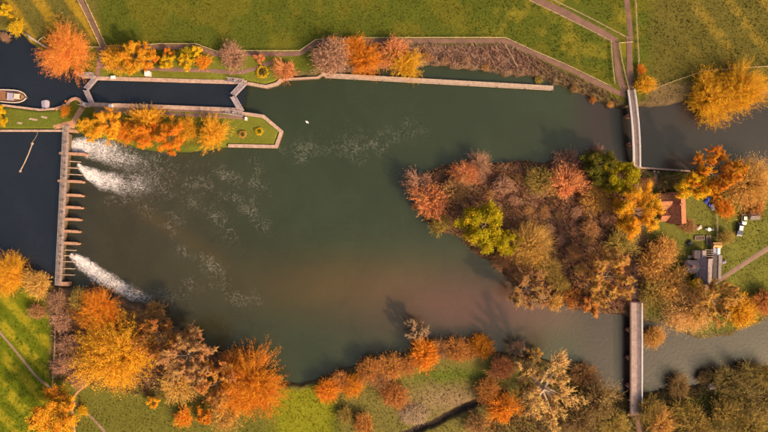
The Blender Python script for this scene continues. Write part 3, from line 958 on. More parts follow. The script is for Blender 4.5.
footbridge('wide flat grey footbridge across the river behind the bungalow', (635.4, 302.5), (635.2, 415), 3.8, 2.5, 0.25, 12, ('darktimber', 'white'), 1.05, (0.25, 0.5, 0.75))

# ---------------------------------------------------------------- landing stage in front of the reeds
A = Vector(W(325, 75.4, 0.9)); B = Vector(W(553.5, 88.2, 0.9)); d = B - A; L = d.length; d.normalize()
ls = thing('landing_stage', 'long narrow timber landing stage in front of the reeds', 'jetty', (A.x, A.y, 0), math.atan2(d.y, d.x))
n = 24
m = MB()
sl_ = L / n
for k in range(11): m.box((0, 0, 0), (0.001, 0.001, 0.001)) if False else m.box((-sl_ / 2 + sl_ * (k + 0.5) / 11, 0, 0), (sl_ / 11 - 0.025, 1.3, 0.09))
dme = m.mesh('deck_section', M['timber'])
m = MB(); m.lathe([(0.15, -2.2), (0.15, 0.55), (0.04, 0.68)], sides=8)
pme = m.mesh('pile', M['darktimber'])
m = MB(); m.beam((-sl_ / 2 + 0.02, 0, 0), (sl_ / 2 - 0.02, 0, 0), 0.22, 0.3)
eme = m.mesh('edge_beam', M['timber'])
for i in range(n):
    s = (i + 0.5) * sl_
    obj('deck_section', dme, ls, (s, 0, 0.8 + rnd.uniform(-0.01, 0.01)))
    for y in (-0.74, 0.74): obj('edge_beam', eme, ls, (s, y, 0.82))
    for y in (-0.92, 0.92):
        if i % 3 == 0: obj('pile', pme, ls, (s - sl_ / 2 + 0.3, y, 0.7))
for y in (-0.92, 0.92): obj('pile', pme, ls, (L - 0.2, y, 0.7))
m = MB(); m.box((-1.2, 0.9, 0.9), (3.0, 2.6, 0.16)); part('gangway', m, M['timber'], ls)

# ---------------------------------------------------------------- fences
m = MB(); m.box((0, 0, 0.45), (0.14, 0.14, 1.5), taper=0.85)
POSTME = m.mesh('post', M['fence'])
def fence(label, pts, z=2.2, gap=2.9, rails=2, name='field_fence', cat='fence', group='post and rail fences'):
    P = WP(pts, z)
    o = P[0]
    root = thing(name, label, cat, (o[0], o[1], hz(*o)), 0, group)
    z0 = hz(*o)
    q = []
    for i in range(len(P) - 1):
        L = math.dist(P[i], P[i + 1]); k = max(1, round(L / gap))
        q += [(P[i][0] + (P[i + 1][0] - P[i][0]) * j / k, P[i][1] + (P[i + 1][1] - P[i][1]) * j / k) for j in range(k)]
    q.append(P[-1])
    zs = height(np.array([p[0] for p in q]), np.array([p[1] for p in q]))
    pts3 = [Vector((p[0] - o[0], p[1] - o[1], zz - z0)) for p, zz in zip(q, zs)]
    for p in pts3: obj('post', POSTME, root, p, rnd.uniform(-0.1, 0.1))
    for r in range(rails):
        m = MB()
        for a, b in zip(pts3[:-1], pts3[1:]):
            h = Vector((0, 0, 0.55 + 0.5 * r))
            m.beam(a + h, b + h, 0.07, 0.11)
        part('rail', m, M['fence'], root)
fence('timber fence along the thin path climbing away from the upper lock gate', [(77, -3), (89.5, 22), (101, 46.5)])
fence('timber fence on the hillward side of the thin path, meeting the towpath corner', [(84.5, -3), (96, 22), (107, 46.5)])
fence('short timber fence running from the salmon tree to the towpath corner', [(84, 47.5), (101, 47.5)])
fence('timber fence along the field above the row of gold lock trees', [(108, 46.5), (130, 46.5), (160, 44.3), (197, 44.3), (217, 51.8)])
fence('timber fence on the towpath between mauve tree and the bend by the reeds', [(217, 51.8), (245, 51.3), (300, 51.3), (316, 40.3)])
fence('long straight timber fence beside the towpath above the reeds', [(316, 40.3), (350, 38.6), (430, 38), (505, 38)])
fence('timber fence slanting down beside the towpath to the corner by the arched bridge', [(505, 38), (533, 51), (568, 66), (610, 86.5)])
fence('timber fence on the lower edge of the diagonal field path', [(529, 1), (560, 16), (590, 31), (610, 41.5)])
fence('timber fence on the upper edge of the diagonal field path', [(545, -3), (580, 14), (605, 27), (626, 38)])
fence('upright timber fence between the corner field and the bridge path', [(610.5, 41.5), (611, 55), (612.5, 70), (614, 84)])
fence('timber fence between the two paths leading to the arched bridge', [(632, 42.5), (618.5, 43.5), (621, 60), (625.5, 80), (628.5, 91)], gap=2.4)
fence('timber fence beside the straight path going up from the bridge', [(634.5, -3), (636, 25), (638, 60), (637, 80)])
fence('wire and post fence along the field over the great gold tree', [(652, 90), (672, 82), (702, 71.5), (735, 68.5), (775, 66.5)])
fence('short timber fence crossing the reeds', [(504.5, 45), (511, 56), (517, 68)])
fence('timber fence between the bright meadow and the mauve scrub', [(57, 328), (56, 350), (54, 386), (70, 398)], z=2.0)
fence('garden fence running from the river edge along the cottage lawn', [(716, 214), (716.5, 228), (716, 241)], z=1.3, gap=2.4, name='garden_fence')

# ---------------------------------------------------------------- boats, buoy, boom, bird
def hull_mesh(L, Bm, depth, bow=0.45, sq=0.85, sheer=0.25, thick=0.12):
    st = 16
    secs = []
    for i in range(st + 1):
        t = i / st
        if t < bow: w = Bm / 2 * (sq + (1 - sq) * math.sin(t / bow * math.pi / 2))
        else: w = Bm / 2 * max(0.02, (1 - ((t - bow) / (1 - bow)) ** 2.6)) ** 0.6
        z = depth + sheer * t * t
        secs.append((-L / 2 + L * t, w, z))
    m = MB()
    vs_ = []
    for x, w, z in secs:
        rows = [(-w * 0.55, -0.35), (-w * 0.93, 0.05), (-w, z), (-max(w - thick, 0.005), z), (-max(w - thick, 0.005) * 0.95, 0.3)]
        pr = rows + [(-y, zz) for y, zz in rows[::-1]]
        vs_ += [(x, y, zz) for y, zz in pr]
    k = 10
    fs_ = []
    for i in range(st):
        for j in range(k):
            j2 = (j + 1) % k
            fs_.append((i * k + j, (i + 1) * k + j, (i + 1) * k + j2, i * k + j2))
    fs_.append(tuple(range(k)))
    fs_.append(tuple(range(st * k + k - 1, st * k - 1, -1)))
    m.add(vs_, fs_)
    return m, secs
bx, by = W(8.5, 96.3, ZU + 0.5)
brz = math.radians(-3.5)
boat = thing('river_launch', 'open river launch with brown deck and red canopy moored upstream of the lock', 'boat', (bx, by, ZU), brz)
m, secs = hull_mesh(13.0, 4.3, 0.75, bow=0.6)
part('hull', m, M['navy'], boat, True)
m = MB()
for sg in (-1, 1):
    for (x0, w0, z0), (x1, w1, z1) in zip(secs[:-1], secs[1:]): m.beam((x0, sg * w0, z0 + 0.04), (x1, sg * w1, z1 + 0.04), 0.32, 0.14)
m.box((-6.4, 0, 0.8), (0.3, 3.6, 0.14))
part('gunwale', m, M['cream'], boat)
m = MB()
for i in range(9):
    y = -1.52 + i * 0.38
    m.box((0.2 - abs(y) * 0.25, y, 0.32), (11.0 - abs(y) * 1.3, 0.35, 0.06))
part('deck_boards', m, M['wood_var'], boat)
m = MB(); m.prism([(4.4, -1.1), (5.3, -0.7), (5.9, 0), (5.3, 0.7), (4.4, 1.1)], 0.4, 0.78); part('foredeck', m, M['wood_var'], boat)
m = MB(); m.box((3.2, 0.1, 0.75), (2.0, 1.9, 0.75), taper=0.85); cb = part('cabin', m, M['cream'], boat)
m = MB()
for sg in (-1, 1): m.box((3.2, 0.1 + sg * 0.91, 0.8), (1.4, 0.08, 0.3))
m.box((4.16, 0.1, 0.8), (0.08, 1.3, 0.3)); part('window', m, M['glass'], cb)
m = MB(); m.box((3.2, 0.1, 1.15), (1.9, 1.8, 0.09), taper=0.95); part('cabin_roof', m, M['orangeroof'] if 'orangeroof' in M else M['cream'], cb)
m = MB(); m.box((0.9, -0.1, 0.62), (1.7, 2.5, 0.5)); m.box((0.0, -0.1, 0.95), (0.2, 2.5, 0.5)); part('bench', m, M['lilac'], boat)
m = MB()
for i in range(7):
    t0 = -1 + 2 * i / 7; t1 = -1 + 2 * (i + 1) / 7
    f = lambda t: 2.0 - 0.35 * t * t
    m.add([(-4.7, t0 * 1.6, f(t0)), (-2.1, t0 * 1.6, f(t0)), (-2.1, t1 * 1.6, f(t1)), (-4.7, t1 * 1.6, f(t1)),
           (-4.7, t0 * 1.6, f(t0) - .06), (-2.1, t0 * 1.6, f(t0) - .06), (-2.1, t1 * 1.6, f(t1) - .06), (-4.7, t1 * 1.6, f(t1) - .06)],
          [(0, 1, 2, 3), (7, 6, 5, 4), (0, 4, 5, 1), (2, 6, 7, 3), (1, 5, 6, 2), (3, 7, 4, 0)])
can = part('canopy', m, M['red'], boat)
for x in (-4.5, -2.3):
    for y in (-1.45, 1.45):
        m = MB(); m.tube([(x, y, 0.3), (x, y, 1.72)], [0.04, 0.04], 6); part('canopy_pole', m, M['metal'], can)
m = MB(); m.tube([(5.6, 0, 0.9), (5.6, 0, 1.9)], [0.03, 0.02], 6); part('bow_staff', m, M['cream'], boat)

dx, dy = W(45.3, 104.2, ZU + 0.5)
dg = thing('covered_dinghy', 'small square ended dinghy under a lilac cover beside the mown strip', 'boat', (dx, dy, ZU), math.radians(93))
m, secs = hull_mesh(3.0, 2.7, 0.45, bow=0.75, sq=0.8, sheer=0.1)
part('hull', m, M['cream'], dg, True)
m = MB()
rows = []
for i in range(9):
    t = i / 8; x = -1.46 + 2.8 * t
    w = 1.12 + 0.22 * math.sin(min(1, t / 0.75) * 1.57) if t < 0.8 else 1.34 - (t - 0.8) * 1.9
    rows.append([(x, w * j / 3, 0.52 + 0.32 * (1 - abs(j) / 3) + 0.05 * math.sin(i * 2.1 + j)) for j in range(-3, 4)])
vs_ = [p for r in rows for p in r]
m.add(vs_, [(i * 7 + j, (i + 1) * 7 + j, (i + 1) * 7 + j + 1, i * 7 + j + 1) for i in range(8) for j in range(6)])
m.add([(p[0], p[1], 0.40) for p in vs_], [(i * 7 + j + 1, (i + 1) * 7 + j + 1, (i + 1) * 7 + j, i * 7 + j) for i in range(8) for j in range(6)])
part('cover', m, M['lilac'], dg, True)
m = MB(); m.box((-1.6, 0, 0.5), (0.3, 0.4, 0.7)); m.box((-1.6, 0, 0.95), (0.4, 0.5, 0.25)); part('outboard_motor', m, M['darkmetal'], dg)

x, y = W(66, 101.3, ZU)
by_ = thing('mooring_buoy', 'small orange mooring buoy floating above the upper lock gate', 'buoy', (x, y, ZU))
m = MB(); m.lathe([(0.1, -0.3), (0.38, -0.12), (0.46, 0.1), (0.36, 0.34), (0.1, 0.46)], sides=14); part('float', m, M['orange'], by_, True)
m = MB(); m.tube([(0, 0, 0.44), (0, 0, 0.66)], [0.07, 0.07], 8); part('ring', m, M['metal'], by_)

bm_ = thing('floating_boom', 'thin floating timber boom trailing from the bank above the weir', 'boom', (*W(36.5, 134, ZU), ZU))
o = Vector(W(36.5, 134, ZU))
def bl(u, v): q = Vector(W(u, v, ZU)) - o; return (q.x, q.y, 0.05)
m = MB(); m.tube([(bl(38.5, 131)[0], bl(38.5, 131)[1], 0.75), bl(37.5, 134), bl(35.5, 138), bl(32, 142.5), bl(31.5, 144.5)], [0.06] * 5, 6); part('rope', m, M['rope'], bm_)
m = MB(); m.tube([bl(32.3, 144), bl(28.5, 154), bl(24.5, 163), bl(20.5, 170.5)], [0.2, 0.21, 0.2, 0.2], 8); part('pole', m, M['rope'], bm_)
for u, v in ((32.3, 143.5), (20.3, 171)):
    m = MB(); q = bl(u, v); m.lathe([(0.2, -0.2), (0.5, -0.05), (0.52, 0.15), (0.3, 0.3)], (q[0], q[1], 0), 10); part('float', m, M['rope'], bm_, True)

# bird: one continuous body with neck and head
x, y = W(307, 122, 0.2)
m = MB()
m.tube([(-0.75, 0, 0.34), (-0.6, 0, 0.27), (-0.35, 0, 0.2), (0, 0, 0.18), (0.32, 0, 0.2), (0.5, 0, 0.27), (0.58, 0, 0.45), (0.56, 0, 0.65), (0.62, 0, 0.8), (0.72, 0, 0.84), (0.82, 0, 0.81), (0.93, 0, 0.77)],
       [0.02, 0.14, 0.29, 0.34, 0.27, 0.13, 0.075, 0.06, 0.065, 0.085, 0.06, 0.02], 10)
b = tag(obj('water_bird', m.mesh('water_bird', M['feather'], True), None, (x, y, 0.02), math.radians(-35)), 'lone white water bird floating in the open pool', 'bird')

# loose timber on the mown strip
for (u0, v0, u1, v1), lab in zip([(29, 118.6, 37.5, 120), (41, 116.3, 47, 118), (17, 122.6, 22, 123.4)],
                                 ['longest pale board lying on the mown strip by the launch', 'pale board lying on the mown strip by the covered dinghy', 'short dull board lying by the yellow bushes on the mown strip']):
    a = Vector(W(u0, v0, 2.2)); b_ = Vector(W(u1, v1, 2.2)); c = (a + b_) / 2
    m = MB(); Ln = (b_ - a).length
    m.box((0, -0.17, 0.06), (Ln, 0.3, 0.1)); m.box((0.1, 0.17, 0.07), (Ln * 0.9, 0.3, 0.1), 0.03); m.box((0, 0, 0.15), (0.2, 0.7, 0.07))
    tag(obj('timber_board', m.mesh('timber_board', M['timber']), None, (c.x, c.y, hz(c.x, c.y) + 0.01), math.atan2(b_.y - a.y, b_.x - a.x)), lab, 'board', 'boards on the mown strip')

# fallen trunk on the upstream bank
P = WP([(24.5, 32.5), (33, 39), (45, 46.5), (60, 53), (78, 60)], 2.3)
m = MB()
pp = [(p[0] - P[0][0], p[1] - P[0][1], max(1.7, hz(*p)) + 0.25 + 0.25 * math.sin(i * 1.3)) for i, p in enumerate(P)]
ft = thing('fallen_trunk', 'long pale fallen trunk lying under the salmon tree at the water', 'log', (P[0][0], P[0][1], 0))
m.tube(pp, [0.5, 0.42, 0.36, 0.27, 0.15], 9); part('trunk', m, M['palebark'], ft, True)
for i, (dx_, dy_) in enumerate([(2.0, -2.4), (3.0, 1.6), (2.6, -1.8), (1.6, 1.4)]):
    q = Vector(pp[min(i, 3)]) * 0.6 + Vector(pp[min(i + 1, 4)]) * 0.4
    m = MB(); m.tube([q, q + Vector((dx_ * 0.5, dy_ * 0.6, 0.5)), q + Vector((dx_, dy_, 0.55))], [0.2, 0.13, 0.05], 6); part('branch', m, M['palebark'], ft, True)

# ---------------------------------------------------------------- buildings
def gable(root, c, sx, sy, eave, ridge, wallm, roofm, along='y', over=0.35, base=-0.4, chim=None, wins=()):
    """block of sx by sy about c (local), ridge along x or y"""
    cx, cy = c
    hx, hy = sx / 2, sy / 2
    m = MB()
    if along == 'y':
        vs_ = [(cx - hx, cy - hy, base), (cx + hx, cy - hy, base), (cx + hx, cy - hy, eave), (cx, cy - hy, ridge - 0.05), (cx - hx, cy - hy, eave)]
        vs_ += [(x_, y_ + sy, z_) for x_, y_, z_ in vs_]
    else:
        vs_ = [(cx - hx, cy + hy, base), (cx - hx, cy - hy, base), (cx - hx, cy - hy, eave), (cx - hx, cy, ridge - 0.05), (cx - hx, cy + hy, eave)]
        vs_ += [(x_ + sx, y_, z_) for x_, y_, z_ in vs_]
    m.add(vs_, [(0, 1, 2, 3, 4), (9, 8, 7, 6, 5), (0, 5, 6, 1), (1, 6, 7, 2), (2, 7, 8, 3), (3, 8, 9, 4), (4, 9, 5, 0)])
    part('wall', m, M[wallm], root)
    half = hx if along == 'y' else hy
    sl = (ridge - eave) / half
    roofs = []
    for sg in (-1, 1):
        m = MB()
        rows = 7
        for r in range(rows):
            t0 = r / rows; t1 = (r + 1) / rows + 0.02
            d0 = (half + over) * t0; d1 = (half + over) * t1
            e = (hy if along == 'y' else hx) + over
            z0 = ridge + 0.07 - sl * d0; z1 = ridge + 0.12 - sl * d1
            P_ = []
            for dz in (0, -0.09):
                for q, dd_, zz in ((-e, d0, z0), (e, d0, z0), (e, d1, z1), (-e, d1, z1)):
                    P_.append((cx + sg * dd_, cy + q, zz + dz) if along == 'y' else (cx + q, cy + sg * dd_, zz + dz))
            m.add(P_, [(0, 1, 2, 3), (7, 6, 5, 4), (0, 4, 5, 1), (1, 5, 6, 2), (2, 6, 7, 3), (3, 7, 4, 0)])
        roofs.append(part('roof_slope', m, M[roofm], root))
    m = MB(); e = (hy if along == 'y' else hx) + over
    if along == 'y': m.tube([(cx, cy - e, ridge + 0.1), (cx, cy + e, ridge + 0.1)], [0.16, 0.16], 8)
    else: m.tube([(cx - e, cy, ridge + 0.1), (cx + e, cy, ridge + 0.1)], [0.16, 0.16], 8)
    part('ridge', m, M[roofm], root)
    if chim:
        m = MB(); m.box((chim[0], chim[1], ridge + 0.1), (0.9, 0.7, 2.2)); m.box((chim[0], chim[1], ridge + 1.15), (1.05, 0.85, 0.16))
        ch = part('chimney', m, M['brick'], root)
        for k in (-0.22, 0.22):
            m = MB(); m.lathe([(0.14, 0), (0.12, 0.4)], (chim[0] + k, chim[1], ridge + 1.22), 8); part('chimney_pot', m, M['pier'], ch)
    for (side, off, z, w, h, nm) in wins:
        m = MB()
        if side in 'EW':
            x_ = cx + (hx + 0.02) * (1 if side == 'E' else -1); m.box((x_, cy + off, z), (0.1, w, h))
        else:
            y_ = cy + (hy + 0.02) * (1 if side == 'N' else -1); m.box((cx + off, y_, z), (w, 0.1, h))
        wo_ = part(nm, m, M['white'] if nm == 'window' else M['darktimber'], root)
        if nm == 'window':
            m = MB()
            for k in (-1, 1):
                if side in 'EW': m.box((x_ + (0.03 if side == 'E' else -0.03), cy + off + k * w / 4, z), (0.1, w / 2 - 0.1, h - 0.16))
                else: m.box((cx + off + k * w / 4, y_ + (0.03 if side == 'N' else -0.03), z), (w / 2 - 0.1, 0.1, h - 0.16))
            part('pane', m, M['glass'], wo_)

def site(u, v, z=1.3):
    x, y = W(u, v, z)
    return x, y, hz(x, y)
x, y, z = site(673, 208, 4)
hs = thing('brick_cottage', 'brick cottage with glowing red tiled roofs and a central chimney', 'house', (x, y, z), math.radians(2))
gable(hs, (1.4, 0), 5.2, 10.2, 2.9, 5.4, 'brick', 'redtile', 'y', chim=(1.0, 1.2),
      wins=[('E', -2.6, 1.6, 1.4, 1.2, 'window'), ('E', 0.4, 1.1, 0.95, 2.0, 'door'), ('E', 3.0, 1.6, 1.4, 1.2, 'window'), ('S', 0, 1.6, 1.6, 1.2, 'window')])
gable(hs, (-3.0, 2.3), 4.0, 5.0, 2.6, 4.4, 'brick', 'redtile', 'x', over=0.25, wins=[('W', 0, 1.5, 1.3, 1.1, 'window'), ('N', 0.2, 1.5, 1.3, 1.1, 'window')])
gable(hs, (-2.6, -2.6), 2.8, 3.4, 2.2, 3.2, 'brick', 'redtile', 'x', over=0.2, wins=[('S', 0, 1.0, 0.9, 1.9, 'door')])

x, y, z = site(701, 268, 3)
bg = thing('bungalow', 'grey roofed bungalow with side wings at the end of the driveway', 'house', (x, y, z), math.radians(-3))
gable(bg, (0.9, -1.0), 4.6, 8.2, 2.4, 4.2, 'render', 'greyroof', 'y',
      wins=[('E', -2, 1.4, 1.3, 1.1, 'window'), ('E', 1.4, 1.1, 0.9, 2.0, 'door'), ('S', 0, 1.4, 1.8, 1.2, 'window')])
gable(bg, (-3.3, 0.4), 3.6, 3.8, 2.2, 3.4, 'render', 'greyroof', 'x', over=0.2, chim=(-4.0, 0.4), wins=[('W', 0, 1.3, 1.2, 1.0, 'window')])
gable(bg, (-0.6, 4.6), 3.6, 2.6, 2.1, 3.0, 'render', 'greyroof', 'y', over=0.15, wins=[('N', 0, 1.0, 0.9, 1.9, 'door')])
m = MB()
for k in range(5): m.box((2.2 - 0.0, 3.4 + k * 0.75, 2.3), (3.0, 0.14, 0.16))
for k in (0.9, 3.5):
    for q in (3.4, 6.4): m.box((k, q, 1.0), (0.16, 0.16, 2.6))
part('pergola', m, M['timber'], bg)

def shed(label, u, v, sx, sy, eave, ridge, wallm, roofm, along='y', rz=-0.02, name='garden_shed'):
    x, y, z = site(u, v, 2.5)
    r = thing(name, label, 'shed', (x, y, z), rz, 'garden sheds')
    gable(r, (0, 0), sx, sy, eave, ridge, wallm, roofm, along, over=0.15, wins=[('S' if along == 'y' else 'E', 0, 0.95, 0.8, 1.8, 'door')])
M['orangeroof'] = roof_mat('tan_shed_roof', (0.62, 0.33, 0.12), (0.42, 0.2, 0.08))
M['whiteroof'] = roof_mat('white_shed_roof', (0.66, 0.62, 0.66), (0.5, 0.46, 0.5))
shed('garden shed with tan roof, last of the row beside the bungalow', 716.5, 245.3, 2.6, 1.6, 1.9, 2.3, 'timber', 'orangeroof', 'x')
shed('tiny garden shed with white roof in the row beside the bungalow', 716, 251.6, 2.0, 2.1, 1.8, 2.2, 'white', 'whiteroof', 'y')
shed('square garden shed with grey roof in the row beside the bungalow', 716.3, 259.5, 2.9, 2.8, 2.0, 2.6, 'timber', 'feltroof', 'y')
shed('long low shed with dark felt roof where the driveway ends', 716, 271.5, 2.5, 4.8, 1.9, 2.4, 'darktimber', 'feltroof', 'y')
shed('small brown shed standing apart at the edge of the eastern lawn', 753.5, 216, 3.0, 2.3, 1.9, 2.5, 'timber', 'feltroof', 'x', 0.05)

# ---------------------------------------------------------------- cars
def car(label, u, v, rz, paint, roofm, L=4.4, Wd=1.8):
    x, y, z = site(u, v, 1.8)
    r = thing('parked_car', label, 'car', (x, y, z + 0.03), rz, 'cars parked on the eastern lawn')
    prof = [(-0.5, 0.45, 0.85), (-0.47, 0.80, 0.94), (-0.3, 0.92, 1), (-0.05, 0.92, 1), (0.2, 0.93, 1), (0.38, 0.84, 0.98), (0.48, 0.68, 0.9), (0.5, 0.5, 0.82)]
    m = MB(); vs_ = []
    for px, zt, w in prof:
        h = Wd / 2 * w
        vs_ += [(px * L, -h, 0.28), (px * L, -h, zt * 0.8), (px * L, -h * 0.9, zt), (px * L, h * 0.9, zt), (px * L, h, zt * 0.8), (px * L, h, 0.28)]
    n_ = len(prof)
    fs_ = [(i * 6 + j, (i + 1) * 6 + j, (i + 1) * 6 + (j + 1) % 6, i * 6 + (j + 1) % 6) for i in range(n_ - 1) for j in range(6)]
    fs_ += [tuple(range(6)), tuple(range((n_ - 1) * 6 + 5, (n_ - 1) * 6 - 1, -1))]
    m.add(vs_, fs_); part('body', m, M[paint], r)
    m = MB()
    lo = [(-0.40 * L, Wd * 0.43), (0.2 * L, Wd * 0.43)]; hi = [(-0.28 * L, Wd * 0.34), (0.06 * L, Wd * 0.34)]
    vs_ = [(lo[0][0], -lo[0][1], 0.9), (lo[1][0], -lo[1][1], 0.9), (lo[1][0], lo[1][1], 0.9), (lo[0][0], lo[0][1], 0.9),
           (hi[0][0], -hi[0][1], 1.42), (hi[1][0], -hi[1][1], 1.42), (hi[1][0], hi[1][1], 1.42), (hi[0][0], hi[0][1], 1.42)]
    m.add(vs_, [(3, 2, 1, 0), (4, 5, 6, 7), (0, 1, 5, 4), (1, 2, 6, 5), (2, 3, 7, 6), (3, 0, 4, 7)])
    part('windows', m, M['glass'], r)
    m = MB(); m.box((-0.11 * L, 0, 1.44), (0.35 * L, Wd * 0.7, 0.06), taper=0.92); part('roof', m, M[roofm], r)
    for sx in (-0.31, 0.31):
        for sy in (-1, 1):
            m = MB(); m.tube([(sx * L, sy * (Wd / 2 - 0.22), 0.32), (sx * L, sy * (Wd / 2 + 0.01), 0.32)], [0.32, 0.32], 14); w_ = part('wheel', m, M['rubber'], r)
            m = MB(); m.tube([(sx * L, sy * (Wd / 2 - 0.05), 0.32), (sx * L, sy * (Wd / 2 + 0.03), 0.32)], [0.19, 0.19], 10); part('rim', m, M['metal'], w_)
    for sy in (-1, 1):
        m = MB(); m.box((0.485 * L, sy * Wd * 0.32, 0.62), (0.1, 0.34, 0.16)); part('headlight', m, M['white'], r)
        m = MB(); m.box((-0.492 * L, sy * Wd * 0.34, 0.66), (0.08, 0.28, 0.16)); part('tail_light', m, M['red'], r)
        m = MB(); m.box((0.15 * L, sy * Wd * 0.53, 0.98), (0.12, 0.22, 0.14)); part('mirror', m, M[paint], r)
M['palegreen'] = plain('pale_green_paint', (0.52, 0.56, 0.46), rough=0.35, var=0.08, bump=0.0)
M['silver'] = plain('silver_paint', (0.50, 0.52, 0.58), rough=0.3, var=0.08, bump=0.0)
car('dark blue car with a pale roof parked on the eastern lawn', 740, 229.5, math.radians(-97), 'navy', 'silver', 4.7, 2.0)
car('small pale green car parked beside the dark blue car', 744, 219.5, math.radians(-92), 'palegreen', 'palegreen', 3.7, 1.7)

# ---------------------------------------------------------------- garden clutter
def tarp(label, u, v, sx, sy, h, mat, rz, name='covered_heap'):
    x, y, z = site(u, v, 1.6)
    m = MB(); n_ = 9; r_ = random.Random(int(u * 7 + v))
    vs_ = []
    for i in range(n_):
        for j in range(n_):
            a, b = i / (n_ - 1) * 2 - 1, j / (n_ - 1) * 2 - 1
            e = max(abs(a), abs(b))
            vs_.append((a * sx / 2 * (1 + r_.uniform(-.06, .06)), b * sy / 2 * (1 + r_.uniform(-.06, .06)), (h * (1 - e ** 3) * r_.uniform(0.75, 1.1) if e < 1 else -0.1)))
    m.add(vs_, [(i * n_ + j, (i + 1) * n_ + j, (i + 1) * n_ + j + 1, i * n_ + j + 1) for i in range(n_ - 1) for j in range(n_ - 1)])
    tag(obj(name, m.mesh(name, M[mat]), None, (x, y, z), rz), label, 'heap', 'covered heaps on the cottage lawn')
tarp('bright blue tarpaulin heap by the yellow green tree', 707.5, 200, 2.6, 1.6, 0.9, 'blue', 1.1)
tarp('white sheeted heap between the blue heap and the garden fence', 713.5, 207, 1.6, 2.4, 0.8, 'white', 0.3)
tarp('small blue sheeted heap touching the garden fence', 710, 205, 1.2, 1.3, 0.6, 'blue', 0.2)
tarp('pale sheeted heap on the lawn beside the bushes', 699.5, 227.5, 2.4, 1.5, 0.7, 'cream', 0.5)

tarp('dark sheeted heap between brick cottage and the bungalow', 690, 243, 2.2, 1.7, 0.9, 'darkmetal', 0.7)
tarp('small cream heap against the bungalow porch', 690, 257, 1.4, 1.2, 0.6, 'cream', 0.2)
tarp('lilac sheeted heap beside the driveway end', 724, 262, 2.0, 1.3, 0.8, 'lilac', 0.4)
def raised_bed(label, u, v, sx, sy):
    x, y, z = site(u, v, 1.6)
    r = thing('raised_bed', label, 'garden bed', (x, y, z), 0.03, 'raised beds in the gardens')
    m = MB(); m.box((0, 0, 0.12), (sx - 0.16, sy - 0.16, 0.4)); part('soil', m, M['soil'], r)
    for a, b, c, d in ((0, sy / 2, sx, 0.12), (0, -sy / 2, sx, 0.12), (sx / 2, 0, 0.12, sy - 0.13), (-sx / 2, 0, 0.12, sy - 0.13)):
        m = MB(); m.box((a, b, 0.14), (c, d, 0.5)); part('board', m, M['timber'], r)
raised_bed('raised bed behind the tan roofed shed', 709, 240, 1.4, 3.0)
raised_bed('raised bed between bungalow and the pale heap', 700, 238, 3.2, 1.4)
def chair(label, u, v, rz):
    x, y, z = site(u, v, 1.6)
    r = thing('garden_chair', label, 'chair', (x, y, z), rz, 'white garden chairs')
    m = MB(); m.box((0, 0, 0.44), (0.55, 0.55, 0.06)); part('seat', m, M['white'], r)
    m = MB(); m.box((-0.29, 0, 0.75), (0.06, 0.55, 0.62)); part('backrest', m, M['white'], r)
    for a in (-0.23, 0.23):
        for b in (-0.23, 0.23):
            m = MB(); m.box((a, b, 0.2), (0.06, 0.06, 0.44)); part('leg', m, M['white'], r)
chair('white garden chair between the round table and the pale heap', 706.2, 229.2, 0.1)
chair('white garden chair between the round table and the garden fence', 712.0, 229.6, 3.2)
x, y, z = site(709, 229.4, 1.6)
r = thing('garden_table', 'round white garden table between two chairs', 'table', (x, y, z))
m = MB(); m.lathe([(0.62, 0.7), (0.65, 0.72), (0.65, 0.75), (0.6, 0.77)], sides=18); part('table_top', m, M['white'], r)
m = MB(); m.tube([(0, 0, -0.05), (0, 0, 0.71)], [0.06, 0.06], 8); part('pedestal', m, M['white'], r)
m = MB(); m.lathe([(0.3, -0.02), (0.3, 0.02), (0.1, 0.06)], sides=12); part('foot', m, M['white'], r)
for i, (u, v) in enumerate(((653.6, 171.5), (657.2, 172))):
    x, y, z = site(u, v, 1.5)
    r = thing('gate_post', ['pale gate post at the river end of the garden path, on the bridge side', 'pale gate post at the river end of the garden path, on the cottage lawn side'][i], 'post', (x, y, z), 0, 'river gate posts')
    m = MB(); m.box((0, 0, 0.55), (0.4, 0.4, 1.3)); part('shaft', m, M['cream'], r)
    m = MB(); m.box((0, 0, 1.27), (0.55, 0.55, 0.14), taper=0.7); part('cap', m, M['stone'], r)
# little hut on the south bank
x, y, z = site(711, 385.5, 1.5)
r = thing('river_hut', 'tiny timber hut at the water between the olive bushes', 'hut', (x, y, z + 0.2), 0.1)
gable(r, (0, 0), 2.2, 1.8, 1.4, 1.9, 'timber', 'feltroof', 'x', over=0.15, base=-1.0, wins=[('N', 0, 0.6, 0.7, 1.2, 'door')])

# ---------------------------------------------------------------- trees
def rot_about(v, ax, a): return Matrix.Rotation(a, 3, ax) @ v

